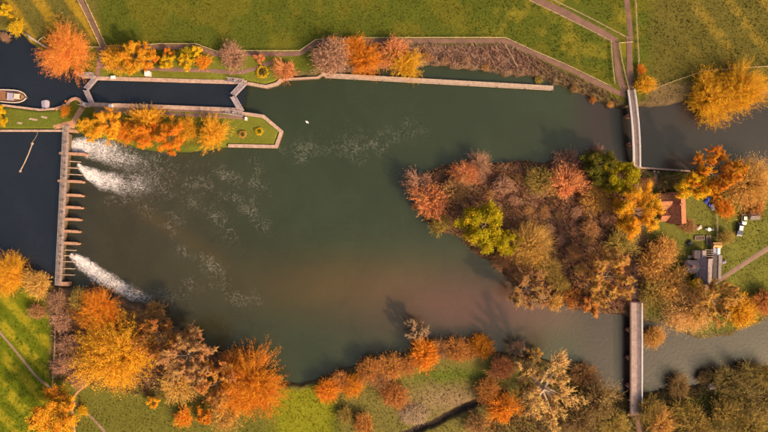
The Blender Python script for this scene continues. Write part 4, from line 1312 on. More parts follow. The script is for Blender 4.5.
def grow(R, H, seed, n1, n2, n3, n4, up=0.5, twig_r=0.03, limb_k=1.0, trunk_frac=0.28, flat=1.0, droop=0.0, spread_k=1.0):
    """skeleton: returns trunk MB, twig MB and the list of tip points (pos, dir, clump id)"""
    r = random.Random(seed)
    tr, tw = MB(), MB()
    tips = []
    rt = 0.035 * R + 0.08
    ht = H * trunk_frac
    top = H * 0.62
    pts = [Vector((0, 0, -0.6))]
    for i in range(1, 6):
        t = i / 5
        pts.append(Vector((r.uniform(-1, 1) * 0.04 * R * t, r.uniform(-1, 1) * 0.04 * R * t, top * t)))
    tr.tube(pts, [rt * 1.35, rt, rt * 0.85, rt * 0.7, rt * 0.5, rt * 0.25], 8)
    def along(pl, t):
        k = t * (len(pl) - 1); i = min(int(k), len(pl) - 2); f = k - i
        return pl[i] * (1 - f) + pl[i + 1] * f, (pl[i + 1] - pl[i]).normalized()
    def branch(p0, d, L, nseg, jit, lift):
        pl = [p0]; p = p0; dd = d.normalized()
        for i in range(nseg):
            dd = (dd + Vector((r.uniform(-jit, jit), r.uniform(-jit, jit), r.uniform(-jit, jit) + lift))).normalized()
            p = p + dd * (L / nseg)
            pl.append(p)
        return pl
    for i in range(n1):
        t = 0.35 + 0.62 * (i / max(1, n1 - 1)) + r.uniform(-0.04, 0.04)
        p0, _ = along(pts, min(0.99, t))
        az = i * 2.39996 + r.uniform(-0.35, 0.35)
        el = up * (0.25 + 0.95 * (t - 0.3)) + r.uniform(-0.1, 0.15)
        d = Vector((math.cos(az) * math.cos(el), math.sin(az) * math.cos(el), math.sin(el)))
        Lb = R * (0.98 - 0.38 * max(0, t - 0.5)) * r.uniform(0.68, 1.08) * 0.86
        pl = branch(p0, d, Lb, 5, 0.16 * spread_k, 0.10 - droop)
        rb = rt * 0.42 * limb_k
        tr.tube(pl, [rb, rb * 0.8, rb * 0.62, rb * 0.46, rb * 0.3, rb * 0.12], 6, cap=False)
        for j in range(n2):
            t2 = 0.25 + 0.75 * (j + r.random()) / n2
            p1, d1 = along(pl, min(0.995, t2))
            ax = d1.cross(Vector((r.uniform(-1, 1), r.uniform(-1, 1), r.uniform(-1, 1)))).normalized()
            d2 = rot_about(d1, ax, r.uniform(0.45, 1.0) * spread_k) + Vector((0, 0, 0.25 * spread_k - droop))
            L2 = Lb * r.uniform(0.32, 0.52) * (1.15 - 0.45 * t2)
            pl2 = branch(p1, d2, L2, 4, 0.22, 0.08 - droop)
            r2 = rb * 0.36
            tr.tube(pl2, [r2, r2 * 0.75, r2 * 0.5, r2 * 0.33, r2 * 0.12], 4, cap=False)
            cid = i * n2 + j
            for k in range(n3):
                t3 = 0.2 + 0.8 * (k + r.random()) / n3
                p2, d3 = along(pl2, min(0.995, t3))
                ax = d3.cross(Vector((r.uniform(-1, 1), r.uniform(-1, 1), r.uniform(-1, 1)))).normalized()
                d4 = rot_about(d3, ax, r.uniform(0.3, 1.0) * spread_k) + Vector((0, 0, 0.15 * spread_k - droop))
                L3 = L2 * r.uniform(0.35, 0.6)
                pl3 = branch(p2, d4, L3, 3, 0.25, 0.06 - droop)
                tw.tube(pl3, [twig_r * 1.6, twig_r * 1.3, twig_r, twig_r * 0.4], 3, cap=False)
                for q in range(n4):
                    t4 = 0.15 + 0.85 * (q + r.random()) / n4
                    p3, d5 = along(pl3, min(0.995, t4))
                    ax = d5.cross(Vector((r.uniform(-1, 1), r.uniform(-1, 1), r.uniform(-1, 1)))).normalized()
                    d6 = (rot_about(d5, ax, r.uniform(0.25, 0.9) * spread_k) + Vector((0, 0, 0.1 - droop))).normalized()
                    L4 = L3 * r.uniform(0.4, 0.75)
                    e = p3 + d6 * L4
                    x = d6.cross(Vector((0.3, 0.2, 1))).normalized() * twig_r
                    y = d6.cross(x.normalized()) * twig_r
                    b = len(tw.v)
                    tw.v.extend([tuple(p3 + x), tuple(p3 - x * 0.5 + y), tuple(p3 - x * 0.5 - y), tuple(e)])
                    tw.f.extend([(b, b + 1, b + 3), (b + 1, b + 2, b + 3), (b + 2, b, b + 3)]); tw.m.extend([0] * 3)
                    tips.append((p3, e, cid))
    return tr, tw, tips

def leaf_arrays(tips, per, size, spread, rs, aspect=0.7, align=0.0):
    P0 = np.array([t[0] for t in tips]); P1 = np.array([t[1] for t in tips]); cid = np.array([t[2] for t in tips])
    n = len(tips)
    k = np.repeat(np.arange(n), per)
    t = rs.rand(len(k), 1) * 1.1
    c = P0[k] * (1 - t) + P1[k] * t + rs.normal(0, spread, (len(k), 3))
    nr = rs.normal(0, 1, (len(k), 3)); nr[:, 2] = np.abs(nr[:, 2]) + 0.3
    nr /= np.linalg.norm(nr, axis=1)[:, None]
    a = rs.normal(0, 1, (len(k), 3))
    if align:
        dr = P1[k] - P0[k]; dr /= np.linalg.norm(dr, axis=1)[:, None] + 1e-9
        a = a * (1 - align) * 0.8 + dr * align
    a -= nr * (a * nr).sum(1)[:, None]; a /= np.linalg.norm(a, axis=1)[:, None]
    b = np.cross(nr, a)
    s = size * (0.6 + 0.8 * rs.rand(len(k), 1))
    V = np.stack([c - a * s * 0.5, c + b * s * aspect * 0.5 - a * s * 0.05, c + a * s * 0.5, c - b * s * aspect * 0.5 - a * s * 0.05], 1)
    crnd = rs.rand(cid.max() + 1)
    rn = np.clip(0.62 * crnd[cid[k]] + 0.38 * rs.rand(len(k)), 0, 1)
    return V.reshape(-1, 3), rn

def crown_mesh(name, tw, leaves, rn):
    nv = len(tw.v); nl = len(leaves) // 4 if leaves is not None else 0
    tv = np.array(tw.v, np.float32).reshape(-1, 3)
    lv = leaves.astype(np.float32) if nl else np.zeros((0, 3), np.float32)
    co = np.concatenate([tv, lv])
    lt = np.array([len(f) for f in tw.f], np.int32)
    li = np.array([i for f in tw.f for i in f], np.int32)
    ll = np.arange(nl * 4, dtype=np.int32) + nv
    tot = np.concatenate([lt, np.full(nl, 4, np.int32)])
    st = np.concatenate([[0], np.cumsum(tot)[:-1]]).astype(np.int32)
    me = bpy.data.meshes.new(name)
    me.vertices.add(len(co)); me.vertices.foreach_set('co', co.ravel())
    idx = np.concatenate([li, ll])
    me.loops.add(len(idx)); me.loops.foreach_set('vertex_index', idx)
    me.polygons.add(len(tot)); me.polygons.foreach_set('loop_start', st)
    me.update(calc_edges=True)
    me.materials.append(M['twig']); me.materials.append(M['leaf'])
    me.polygons.foreach_set('material_index', np.concatenate([np.zeros(len(lt), np.int32), np.ones(nl, np.int32)]))
    at = me.attributes.new('rnd', 'FLOAT', 'FACE')
    at.data.foreach_set('value', np.concatenate([np.full(len(lt), 0.5), rn if nl else np.zeros(0)]).astype(np.float32))
    return me

PROTO = {}
def proto(key, R, H, seed, counts, per, size, spread, bark='bark', asp=0.5, al=0.35, **kw):
    tr, tw, tips = grow(R, H, seed, *counts, **kw)
    rs = np.random.RandomState(seed)
    lv, rn = (leaf_arrays(tips, per, size, spread, rs, asp, al) if per else (None, None))
    pt = np.array([t[1] for t in tips])
    rad = np.percentile(np.hypot(pt[:, 0], pt[:, 1]), 93)
    PROTO.setdefault(key, []).append((tr.mesh('trunk', M[bark], True), crown_mesh('crown', tw, lv, rn), rad, H, float(np.median(pt[:, 2]))))

for s in (1,): proto('leafy_big', 8.0, 13, s, (14, 9, 6, 5), 18, 0.22, 0.26)
for s in (3, 4): proto('bare_big', 8.0, 12.5, s, (13, 9, 7, 7), 5, 0.62, 0.08, asp=0.09, al=0.93, twig_r=0.042, up=0.62, spread_k=0.62)
proto('limbed_big', 9.0, 13.5, 5, (13, 8, 7, 6), 2, 0.5, 0.12, asp=0.14, al=0.8, bark='palebark', twig_r=0.05, limb_k=2.0, up=0.42, spread_k=0.8)
for s in (6, 7): proto('leafy_mid', 4.8, 8.5, s, (13, 8, 5, 5), 15, 0.19, 0.19)
for s in (9, 10, 11): proto('bare_mid', 4.8, 8.0, s, (12, 8, 6, 6), 5, 0.5, 0.06, asp=0.09, al=0.93, twig_r=0.032, up=0.75, spread_k=0.62)
for s in (12, 13): proto('ever_mid', 6.0, 10.5, s, (12, 6, 6, 4), 14, 0.27, 0.28, up=0.6)
for s in (14, 15): proto('leafy_small', 2.6, 4.6, s, (10, 6, 4, 4), 12, 0.18, 0.14, trunk_frac=0.2)

def fan(key, R, H, seed, n, bark='bark', rough=0.12, tw_r=0.024, lob=(0.78, 1.12), nl=9, per=3, size=0.5, asp=0.13, al=0.9, sp=0.06):
    '''coppice: straight shoots springing in a dome from a short stump'''
    r = random.Random(seed)
    tr, tw = MB(), MB(); tips = []
    tr.tube([(0, 0, -0.5), (0.05, 0, 0.4), (0, 0.06, 0.9), (0, 0, 1.15)], [0.42, 0.34, 0.36, 0.2], 9)
    lobes = [(r.uniform(0, 6.28), r.uniform(0.1, 1.2), r.uniform(*lob)) for _ in range(nl)]
    for i in range(n):
        az = r.uniform(0, 6.283); el = math.asin(r.uniform(0.02, 0.99))
        k = min(lobes, key=lambda l: (math.sin((az - l[0]) / 2)) ** 2 + 0.3 * (el - l[1]) ** 2)[2]
        d = Vector((math.cos(az) * math.cos(el), math.sin(az) * math.cos(el), math.sin(el)))
        L = R * k * r.uniform(0.72, 1.06)
        g = Vector((0, 0, 1)) * (0.25 if el < 0.5 else 0.0)
        p = Vector((r.uniform(-.25, .25), r.uniform(-.25, .25), r.uniform(0.5, 1.1)))
        pl = [p]; dd = d
        for q in range(3):
            dd = (dd + Vector((r.uniform(-rough, rough), r.uniform(-rough, rough), r.uniform(-rough, rough))) + g * 0.25).normalized()
            pl.append(pl[-1] + dd * L / 3)
        b = len(tw.v)
        if i % 12 == 0: tr.tube(pl[:3], [0.09, 0.06, 0.03], 4, cap=False)
        tw.tube(pl, [tw_r * 1.6, tw_r * 1.2, tw_r, tw_r * 0.4], 3, cap=False)
        for q in range(4):
            t = 1.0 + 2.0 * (q + r.random()) / 4
            a = int(min(t, 2.99)); f = min(t, 2.99) - a
            p0 = pl[a] * (1 - f) + pl[a + 1] * f
            d2 = ((pl[a + 1] - pl[a]).normalized() + Vector((r.uniform(-.5, .5), r.uniform(-.5, .5), r.uniform(-.3, .6)))).normalized()
            tips.append((p0, p0 + d2 * L * 0.22, i))
    rs = np.random.RandomState(seed)
    lv, rn = leaf_arrays(tips, per, size, sp, rs, asp, al)
    pt = np.array([t[1] for t in tips]); sc = H / R
    rad = np.percentile(np.hypot(pt[:, 0], pt[:, 1]), 90)
    PROTO.setdefault(key, []).append((tr.mesh('trunk', M[bark], True), crown_mesh('crown', tw, lv, rn), rad, R + 1, float(np.median(pt[:, 2]))))
for s in (19, 20, 21): fan('fan_small', 4.2, 5.0, s, 620, lob=(0.7, 1.15), nl=11)
for s in (24, 25, 26): fan('brush_mid', 4.6, 5.0, s, 560, rough=0.22, lob=(0.5, 1.2), nl=16)
for s in (16, 17, 18): fan('bare_small', 3.6, 4.0, s, 420, rough=0.2, lob=(0.55, 1.15), nl=12)
for s in (27, 28): fan('leafy_mid', 4.8, 5.0, s, 520, rough=0.26, lob=(0.38, 1.14), nl=26, per=15, size=0.15, asp=0.5, al=0.6, sp=0.11)
for s in (29,): fan('leafy_big', 8.0, 8.0, s, 1000, rough=0.26, lob=(0.4, 1.14), nl=40, per=24, size=0.155, asp=0.5, al=0.6, sp=0.15)
for s in (29, 31): fan('round_big', 8.0, 8.0, s, 1000, rough=0.24, lob=(0.5, 1.12), nl=40, per=20, size=0.16, asp=0.5, al=0.6, sp=0.15)
for s in (30,): fan('leafy_small', 2.6, 3.0, s, 220, rough=0.26, lob=(0.6, 1.12), nl=12, per=7, size=0.19, asp=0.5, al=0.4, sp=0.12)
for s in (22, 23): fan('fan_big', 7.5, 8.0, s, 1300, rough=0.16, tw_r=0.03)

CL = dict(gold=(0.78, 0.375, 0.03), orange=(0.74, 0.255, 0.025), deep=(0.74, 0.245, 0.025), salmon=(0.70, 0.265, 0.11), coral=(0.74, 0.26, 0.055), mauve=(0.46, 0.25, 0.165),
          tan=(0.66, 0.355, 0.095), brown=(0.46, 0.235, 0.10), yellow=(0.76, 0.45, 0.022), ygreen=(0.46, 0.35, 0.016), dgreen=(0.14, 0.125, 0.02),
          scrub=(0.29, 0.205, 0.07), olive=(0.40, 0.275, 0.07), rust=(0.60, 0.245, 0.07), pale=(0.74, 0.44, 0.16), dull=(0.31, 0.20, 0.08), grey=(0.50, 0.32, 0.20))
used_p = {}
def tree(u, v, r, key, col, label, name=None, cat='tree', zg=None, group=None, hs=1.0):
    L = PROTO[key]
    i = used_p.get(key, rnd.randrange(len(L))); used_p[key] = i + 1
    trm, crm, rad, H, zmid = L[i % len(L)]
    sc = r * S / rad * 1.02
    hs = hs * 0.82
    base = 2.2 if v < 130 or u < 100 else 1.3
    zc = base + zmid * sc * hs
    x, y = W(u, v, zc)
    z = hz(x, y)
    z = max(z, 0.0 if u > 70 else 1.4)
    o = thing(name or 'autumn_tree', label, cat, (x, y, z), rnd.uniform(0, 6.28), group)
    o.scale = (sc, sc, sc * hs)
    t = obj('trunk', trm, o); c = obj('crown', crm, o)
    k = rnd.uniform(0.88, 1.1)
    cc = CL[col]
    c.color = (min(1, cc[0] * k), cc[1] * k * rnd.uniform(0.94, 1.06), cc[2] * k, 1)
    t.color = c.color
    return o
def shrub(u, v, r, key, col, label, **k):
    return tree(u, v, r, key, col, label, name='shrub', cat='shrub', **k)

B, LB, SM = 'bare_big', 'leafy_big', 'leafy_small'
FB = 'fan_big'
BR = 'brush_mid'
BM, LM, BS, FS, EV = 'bare_mid', 'leafy_mid', 'bare_small', 'fan_small', 'ever_mid'
# upstream bank and lock, field side
tree(64, 51, 22, LB, 'coral', 'salmon orange tree leaning over the fallen trunk upstream of the lock', hs=0.8)
shrub(17, 28, 7, SM, 'yellow', 'yellow shrub at the water by the head of the fallen trunk')
shrub(5, 11, 6, SM, 'yellow', 'yellow shrub on the upstream bank apart from the fallen trunk')
shrub(4, 36, 5, BS, 'mauve', 'small brown shrub overhanging the upstream water')
tree(114, 57, 13, FS, 'gold', 'thin branched gold tree beside the path to the upper gate')
tree(134, 57, 15, LM, 'gold', 'full gold tree in the row above the lock')
tree(148, 60, 9, SM, 'orange', 'small orange tree tucked against the full gold tree above the lock')
shrub(158, 61, 6, SM, 'dgreen', 'dark green shrub in the bed above the lock')
shrub(167, 61, 7, SM, 'yellow', 'bright yellow shrub beside the dark green shrub above the lock')
shrub(168, 53, 5, SM, 'orange', 'little orange shrub touching the towpath above the lock')
shrub(187, 52, 6, SM, 'ygreen', 'yellow green shrub touching the towpath above the lock')
shrub(186, 62, 7, SM, 'yellow', 'yellow shrub between the yellow green shrub and the lock lawn')
shrub(197, 51, 5, SM, 'yellow', 'round yellow shrub next to the bend of the towpath')
shrub(204, 62, 7, SM, 'orange', 'round orange clipped shrub on the lock lawn')
tree(232, 56, 13, BR, 'mauve', 'bare mauve tree between towpath and downstream lock gate')
shrub(259, 58, 4.5, SM, 'salmon', 'tiny salmon shrub between the mauve tree and the flower bed')
tree(286, 69, 11, BR, 'salmon', 'salmon thin branched tree beside the round flower bed')
tree(331, 56, 18, FS, 'mauve', 'wide bare mauve tree at the end of the landing stage')
tree(333, 41, 5, SM, 'orange', 'small orange sapling on the towpath by the mauve tree', name='sapling')
tree(352, 47, 11, BR, 'orange', 'orange thin branched tree next to the wide mauve tree')
tree(364, 57, 17, LM, 'orange', 'full bright orange tree above the landing stage')
tree(393, 52, 15, BR, 'salmon', 'salmon thin branched tree next to the reeds')
tree(405, 62, 14, LM, 'gold', 'gold green tree hanging over the landing stage next to the reeds')
# lock island row
tree(91, 128, 11, LM, 'gold', 'gold tree at the top end of the weir')
tree(108, 124, 13, LM, 'gold', 'broad gold tree over the first white water')
tree(126, 132, 12, LM, 'orange', 'orange tree leaning over the white water below the weir')
tree(148, 121, 14, LM, 'gold', 'tallest gold tree of the lock island row')
tree(146, 136, 11, LM, 'orange', 'small orange tree on the pool side of the tallest gold tree')
tree(172, 138, 14, LM, 'orange', 'wide orange tree in the middle of the lock island row')
tree(187, 128, 11, LM, 'gold', 'gold tree between lock wall and the wide orange tree')
tree(212, 134, 14, LM, 'gold', 'round gold tree next to the lawn on the island tip')
shrub(65, 111, 5, SM, 'orange', 'small orange shrub beside the rounded brick edging')
shrub(-1, 110, 5, SM, 'yellow', 'yellow bush by the launch on the mown strip')
shrub(-1, 121, 6, SM, 'yellow', 'yellow bush by the short board on the mown strip')
# field side, downstream
tree(716, 97, 24, 'round_big', 'gold', 'great gold tree on the river bank under the post fence')
tree(744, 90, 22, 'round_big', 'gold', 'gold tree joined to the great gold tree on the far river bank')
shrub(645, 84, 9, BS, 'gold', 'gold shrub at the field end of the arched footbridge')
shrub(641, 70, 5, BS, 'orange', 'small orange shrub beside the path going up from the bridge')
# island, western half
tree(421, 183, 14, BR, 'mauve', 'bare mauve tree at the very tip of the wooded island')
tree(431, 200, 17, FS, 'salmon', 'salmon pink tree at the tip of the wooded island', hs=1.15)
tree(441, 225, 10, BS, 'olive', 'olive shrubby tree at the water below the salmon pink tree')
tree(455, 190, 14, BR, 'brown', 'brown bare tree behind the tip of the wooded island')
tree(464, 174, 13, BR, 'salmon', 'pinkish tree on the shore of the island facing the landing stage')
tree(478, 164, 11, BR, 'mauve', 'grey mauve bare tree at the edge of the island facing the landing stage')
tree(486, 225, 23, EV, 'ygreen', 'dense yellow green evergreen tree on the island shore')
tree(508, 243, 11, EV, 'ygreen', 'small dark evergreen beside the dense yellow green tree')
tree(503, 185, 9, BS, 'mauve', 'small pale bare bush alone in the island scrub')
tree(530, 246, 22, FB, 'tan', 'spreading tan bare tree beside the evergreens on the island')
tree(528, 290, 19, B, 'brown', 'spreading brown bare tree over the southern island shore')
tree(503, 258, 10, BR, 'brown', 'brown bare tree at the water under the small dark evergreen')
tree(543, 181, 15, BR, 'olive', 'olive bare tree touching the salmon tree in mid island')
tree(566, 185, 17, BR, 'salmon', 'salmon tree in mid island', hs=1.1)
tree(568, 160, 12, BR, 'mauve', 'mauve bare tree at the water above the mid island salmon tree')
tree(597, 198, 15, FS, 'tan', 'tan bare tree between the salmon tree and the evergreens')
tree(602, 166, 17, EV, 'dgreen', 'dark green evergreen near the island end of the arched bridge')
tree(622, 178, 16, EV, 'ygreen', 'yellow green evergreen at the island end of the arched bridge')
tree(598, 153, 8, BS, 'mauve', 'mauve bush at the water in front of the dark evergreen')
tree(636, 212, 21, LB, 'gold', 'large gold tree against the brick cottage')
tree(609, 277, 25, B, 'tan', 'large tan tree on the island beside the grey footbridge')
tree(548, 268, 13, BR, 'olive', 'olive bare tree between the tan and brown spreading trees')
tree(575, 252, 8, BS, 'brown', 'low brown bush in the clearing of mid island')
shrub(572, 298, 9, SM, 'rust', 'rust shrub on the southern island shore')
shrub(555, 302, 8, BS, 'tan', 'tan shrub leaning over the southern island water')
shrub(592, 306, 9, SM, 'rust', 'rust shrub near the island end of the grey footbridge')
tree(620, 245, 14, BR, 'olive', 'olive bare tree under the large gold cottage tree')
shrub(540, 300, 7, BS, 'grey', 'grey bare shrub dipping into the southern channel')
shrub(560, 285, 9, BS, 'olive', 'olive shrub behind the southern island shore')
tree(590, 228, 8, BS, 'brown', 'low brown bush in the scrub facing the large gold cottage tree')
# island, eastern half with gardens
tree(717, 173, 23, B, 'orange', 'spreading orange bare tree on the garden shore')
tree(751, 183, 25, FB, 'tan', 'spreading tan orange tree at the far garden shore')
tree(697, 187, 15, EV, 'yellow', 'bright yellow green tree beside the blue heap', hs=1.25)
tree(726, 209, 10, BR, 'orange', 'orange bare tree by the garden fence')
tree(726, 238, 8, BR, 'olive', 'olive bare tree between the sheds and the blue car')
tree(757, 205, 10, BS, 'rust', 'rust bush beside the small brown shed')
shrub(687, 226, 8, BS, 'brown', 'brown bush between brick cottage and the pale heap')
shrub(668, 182, 8, BS, 'dull', 'dull bush between the garden path and the cottage')
shrub(680, 178, 6, BS, 'olive', 'olive bush on the river side lawn of the cottage')
shrub(648, 182, 7, BS, 'brown', 'brown bush where the island path meets the garden')
tree(657, 262, 18, FS, 'tan', 'golden tan tree beside the island path opposite the large tan tree')
tree(668, 246, 11, BR, 'tan', 'tan tree beside the bungalow lawn')
tree(672, 285, 16, FS, 'tan', 'tan tree in front of the bungalow wings')
tree(655, 292, 15, BR, 'olive', 'olive tree near the island end of the grey footbridge')
shrub(697, 284, 7, SM, 'yellow', 'yellow shrub at the front of the bungalow')
tree(690, 310, 24, FB, 'pale', 'large pale gold tree over the river below the bungalow')
tree(716, 303, 21, B, 'tan', 'tan tree below the end of the driveway')
tree(741, 312, 16, FS, 'gold', 'gold tree on the river under the driveway')
tree(768, 302, 14, BR, 'rust', 'rust tree on the river bank east of the driveway')
tree(656, 338, 11, FS, 'tan', 'tan bare tree over the water beside the grey footbridge')
# south-west woodland
tree(9, 274, 18, 'round_big', 'gold', 'gold tree on the bank above the bright meadow', hs=0.8)
tree(37, 284, 13, FS, 'tan', 'tan tree between the gold tree and the foot of the weir')
shrub(37, 311, 8, BS, 'brown', 'brown bush at the corner of the bright meadow')
shrub(56, 302, 10, BS, 'mauve', 'mauve bush at the foot of the weir')
shrub(60, 322, 10, BS, 'mauve', 'mauve bush next to the top of the meadow fence')
shrub(68, 343, 10, BS, 'mauve', 'mauve bush against the biggest gold tree')
shrub(63, 366, 10, BS, 'mauve', 'mauve bush by the lower meadow fence')
shrub(76, 380, 8, BS, 'mauve', 'mauve bush where the sandy track leaves the meadow')
shrub(78, 300, 9, BS, 'olive', 'olive bush beside the long chute of white water')
tree(99, 311, 19, 'round_big', 'orange', 'orange tree beside the long chute of white water', hs=0.85)
tree(118, 356, 34, 'round_big', 'gold', 'biggest gold tree of the woodland below the weir')
tree(151, 312, 13, BR, 'brown', 'brown bare tree at the end of the white water chute')
tree(158, 340, 19, B, 'rust', 'rust thin branched tree between the biggest gold tree and the pool')
tree(186, 357, 26, B, 'brown', 'large brown bare tree leaning over the pool')
tree(176, 385, 16, BR, 'tan', 'tan bare tree on the field side of the large brown tree')
tree(216, 384, 20, B, 'rust', 'rust bare tree between the large brown tree and the fiery orange one')
tree(250, 388, 29, LB, 'deep', 'fiery orange broad tree at the corner of the pool')
tree(232, 362, 13, BR, 'rust', 'small red brown tree at the water by the fiery orange tree')
tree(228, 415, 15, BR, 'tan', 'tan bare tree under the fiery orange tree')
shrub(184, 417, 9, SM, 'deep', 'orange round shrub on the pasture, larger of a pair')
shrub(203, 416, 8, SM, 'deep', 'orange round shrub on the pasture, smaller of a pair')
shrub(154, 402, 6, SM, 'gold', 'small gold shrub alone at the wood edge')
tree(54, 417, 20, LM, 'gold', 'gold tree in the meadow beside the track junction')
shrub(83, 411, 5, SM, 'yellow', 'small yellow shrub beside the sandy track')
# south bank, middle
tree(327, 390, 12, FS, 'deep', 'bright orange bush tree at the pool corner of the pasture')
tree(353, 386, 11, FS, 'orange', 'orange bush tree second along the pool bank')
tree(369, 370, 13, FS, 'rust', 'rust bush tree at the water along the pool bank')
tree(391, 368, 13, FS, 'rust', 'wider rust bush tree at the water by the bright one')
tree(341, 380, 10, BR, 'rust', 'ragged rust tree between the first two orange bush trees of the pool bank')
tree(381, 380, 11, BR, 'brown', 'ragged brown tree filling the gap behind the waterside rust trees')
tree(408, 364, 10, BR, 'rust', 'ragged rust tree between the wider rust one and the brightest orange one')
tree(441, 350, 9, BR, 'brown', 'small ragged brown tree right beside the brightest orange one')
tree(470, 352, 9, BR, 'rust', 'small ragged rust tree between two round ones along the river')
tree(395, 396, 13, FS, 'rust', 'rust bush tree standing back in the pasture by the brush heap')
tree(425, 354, 15, FS, 'orange', 'brightest orange bush tree, at the foot of a bare grey one')
tree(417, 331, 11, BM, 'grey', 'bare grey tree leaning far out over the pool')
tree(457, 351, 12, FS, 'rust', 'rust orange bush tree in the line along the river')
tree(482, 347, 12, FS, 'orange', 'orange bush tree next in line along the river')
tree(502, 368, 12, FS, 'salmon', 'pinkish bush tree beside the grey one by the river')
tree(518, 350, 9, BM, 'grey', 'pale grey bare tree at the river by the pinkish bush')
tree(536, 356, 7, BM, 'tan', 'slim tan tree at the river behind the great pale gold one')
shrub(346, 415, 8, BS, 'olive', 'olive bush with rusty top in the pasture')
shrub(365, 425, 11, BS, 'rust', 'rust bush at the near edge of the pasture')
tree(489, 391, 12, FS, 'rust', 'rust thin branched tree at the end of the dark ditch')
tree(503, 411, 16, BR, 'orange', 'orange tree between the ditch and the great pale gold tree')
tree(478, 424, 11, BR, 'brown', 'brown tree beside the dark ditch')
tree(546, 391, 34, 'limbed_big', 'pale', 'great pale gold tree with wide open limbs on the south bank')
tree(586, 376, 13, BR, 'brown', 'dull brown tree at the water beside the great pale gold tree')
tree(600, 404, 20, BR, 'dull', 'dull brown tree near the south end of the grey footbridge')
shrub(580, 420, 16, BR, 'dull', 'dull brown thicket under the great pale gold tree')
shrub(614, 424, 15, BR, 'olive', 'olive thicket beside the south end of the grey footbridge')
# south bank, right
tree(647, 408, 13, BR, 'olive', 'olive bare tree right beside the south end of the grey footbridge')
tree(662, 425, 15, BR, 'tan', 'tan bush tree beside the south path')
tree(681, 388, 12, BR, 'dull', 'dull brown tree at the water opposite the bungalow shore')
tree(684, 410, 13, BR, 'olive', 'olive tree beside the green clearing on the south bank')
tree(697, 428, 17, BR, 'olive', 'olive thicket tree below the green clearing')
tree(728, 383, 15, BR, 'scrub', 'dense dark tree behind the tiny river hut')
tree(752, 372, 13, BR, 'scrub', 'dense dark tree at the water, highest on the south bank')
tree(743, 398, 18, BR, 'scrub', 'dense dark tree behind the waterside one')
tree(728, 414, 16, BR, 'olive', 'dense olive tree between clearing and the far corner wood')
tree(765, 402, 17, BR, 'scrub', 'dense dark tree next to the broad olive one in the corner wood')
tree(752, 426, 18, BR, 'olive', 'broad olive tree in the corner wood')
tree(722, 434, 15, BR, 'scrub', 'dark rounded tree in the corner wood beside the thicket')
tree(768, 378, 12, BR, 'olive', 'small olive tree beside the dark waterside tree')
tree(708, 378, 7, BS, 'dull', 'dark little bush hanging over the water by the hut')

for u, v, r, c in [(520, 178, 6, 'brown'), (515, 200, 7, 'mauve'), (528, 210, 6, 'brown'), (545, 212, 7, 'brown'), (560, 215, 6, 'brown'), (576, 212, 7, 'mauve'), (588, 240, 7, 'brown'),
                   (560, 240, 6, 'mauve'), (550, 228, 6, 'mauve'), (600, 232, 6, 'mauve'), (582, 268, 7, 'brown'), (605, 218, 6, 'mauve'), (490, 195, 6, 'brown'), (520, 225, 5, 'brown'), (535, 195, 5, 'mauve'), (484, 180, 5, 'mauve')]:
    shrub(u, v, r * 0.8, BS, c, 'low %s bramble bush in the red brown scrub of the wooded island' % ('greyish mauve' if c == 'mauve' else 'brown'), group='%s bramble bushes in the island scrub' % c, hs=0.6)
for u, v, r, c in [(428, 56, 5, 'brown'), (445, 60, 4, 'mauve'), (466, 62, 5, 'mauve'), (486, 66, 4, 'brown'), (540, 78, 4, 'olive'), (575, 88, 3.5, 'brown'), (596, 98, 4, 'rust'), (612, 103, 3.5, 'tan')]:
    shrub(u, v, r, BS, c, 'low %s bush among the reeds on the field bank' % c, group='%s bushes among the reeds' % c)
# brush heap: cut branches thrown together
x, y = W(414, 414, 1.8); z0 = hz(x, y)
m = MB(); r_ = random.Random(5)
for i in range(420):
    a = r_.uniform(0, 6.28); rr = math.sqrt(r_.random()) ; cx_ = rr * 5.2 * math.cos(a); cy_ = rr * 3.6 * math.sin(a)
    zz = 0.1 + 1.5 * (1 - rr * rr) * r_.uniform(0.4, 1.0)
    an = r_.uniform(0, 3.14); Ln = r_.uniform(0.6, 1.7); dz = r_.uniform(-0.3, 0.3)
    dxx, dyy = math.cos(an) * Ln, math.sin(an) * Ln
    m.tube([(cx_ - dxx, cy_ - dyy, max(0.05, zz - dz)), (cx_, cy_, zz + 0.1), (cx_ + dxx, cy_ + dyy, max(0.05, zz + dz))], [0.05, 0.04, 0.02], 4)
tag(obj('brush_heap', m.mesh('brush_heap', plain('cut_brush', (0.38, 0.26, 0.16), c2=(0.2, 0.13, 0.085))), None, (x, y, z0)), 'heap of cut brown branches at the head of the dark ditch', 'brush heap')

# flower beds
def flower_bed(label, u, v, R, ring, col):
    x, y = W(u, v, 2.2)
    root = thing('flower_bed', label, 'flower bed', (x, y, hz(x, y)))
    m = MB(); m.lathe([(R * 1.08, -0.1), (R * 1.02, 0.12), (R * 0.6, 0.2)], sides=20); part('soil', m, M['soil'], root)
    rs = np.random.RandomState(int(u))
    tips = [(np.array((rs.normal(0, .14), rs.normal(0, .14), 0.1)), np.array((rs.normal(0, .28), rs.normal(0, .28), rs.uniform(.3, .6))), 0) for _ in range(26)]
    lv, rn = leaf_arrays(tips, 4, 0.24, 0.06, rs)
    me = crown_mesh('plant', MB(), lv, rn)
    n_ = int(6.28 * R * ring / 0.55)
    for k in range(n_):
        a = 6.283 * k / n_
        o = obj('plant', me, root, (R * ring * math.cos(a), R * ring * math.sin(a), 0.1), rnd.uniform(0, 6)); o.color = (*CL[col], 1)
        o['kind'] = 'stuff'
        s_ = rnd.uniform(0.8, 1.2); o.scale = (s_, s_, s_)
    for k in range(5):
        a = k * 1.256
        o = obj('plant', me, root, (R * 0.25 * math.cos(a), R * 0.25 * math.sin(a), 0.15), rnd.uniform(0, 6)); o.color = (*CL['dgreen'], 1); o['kind'] = 'stuff'
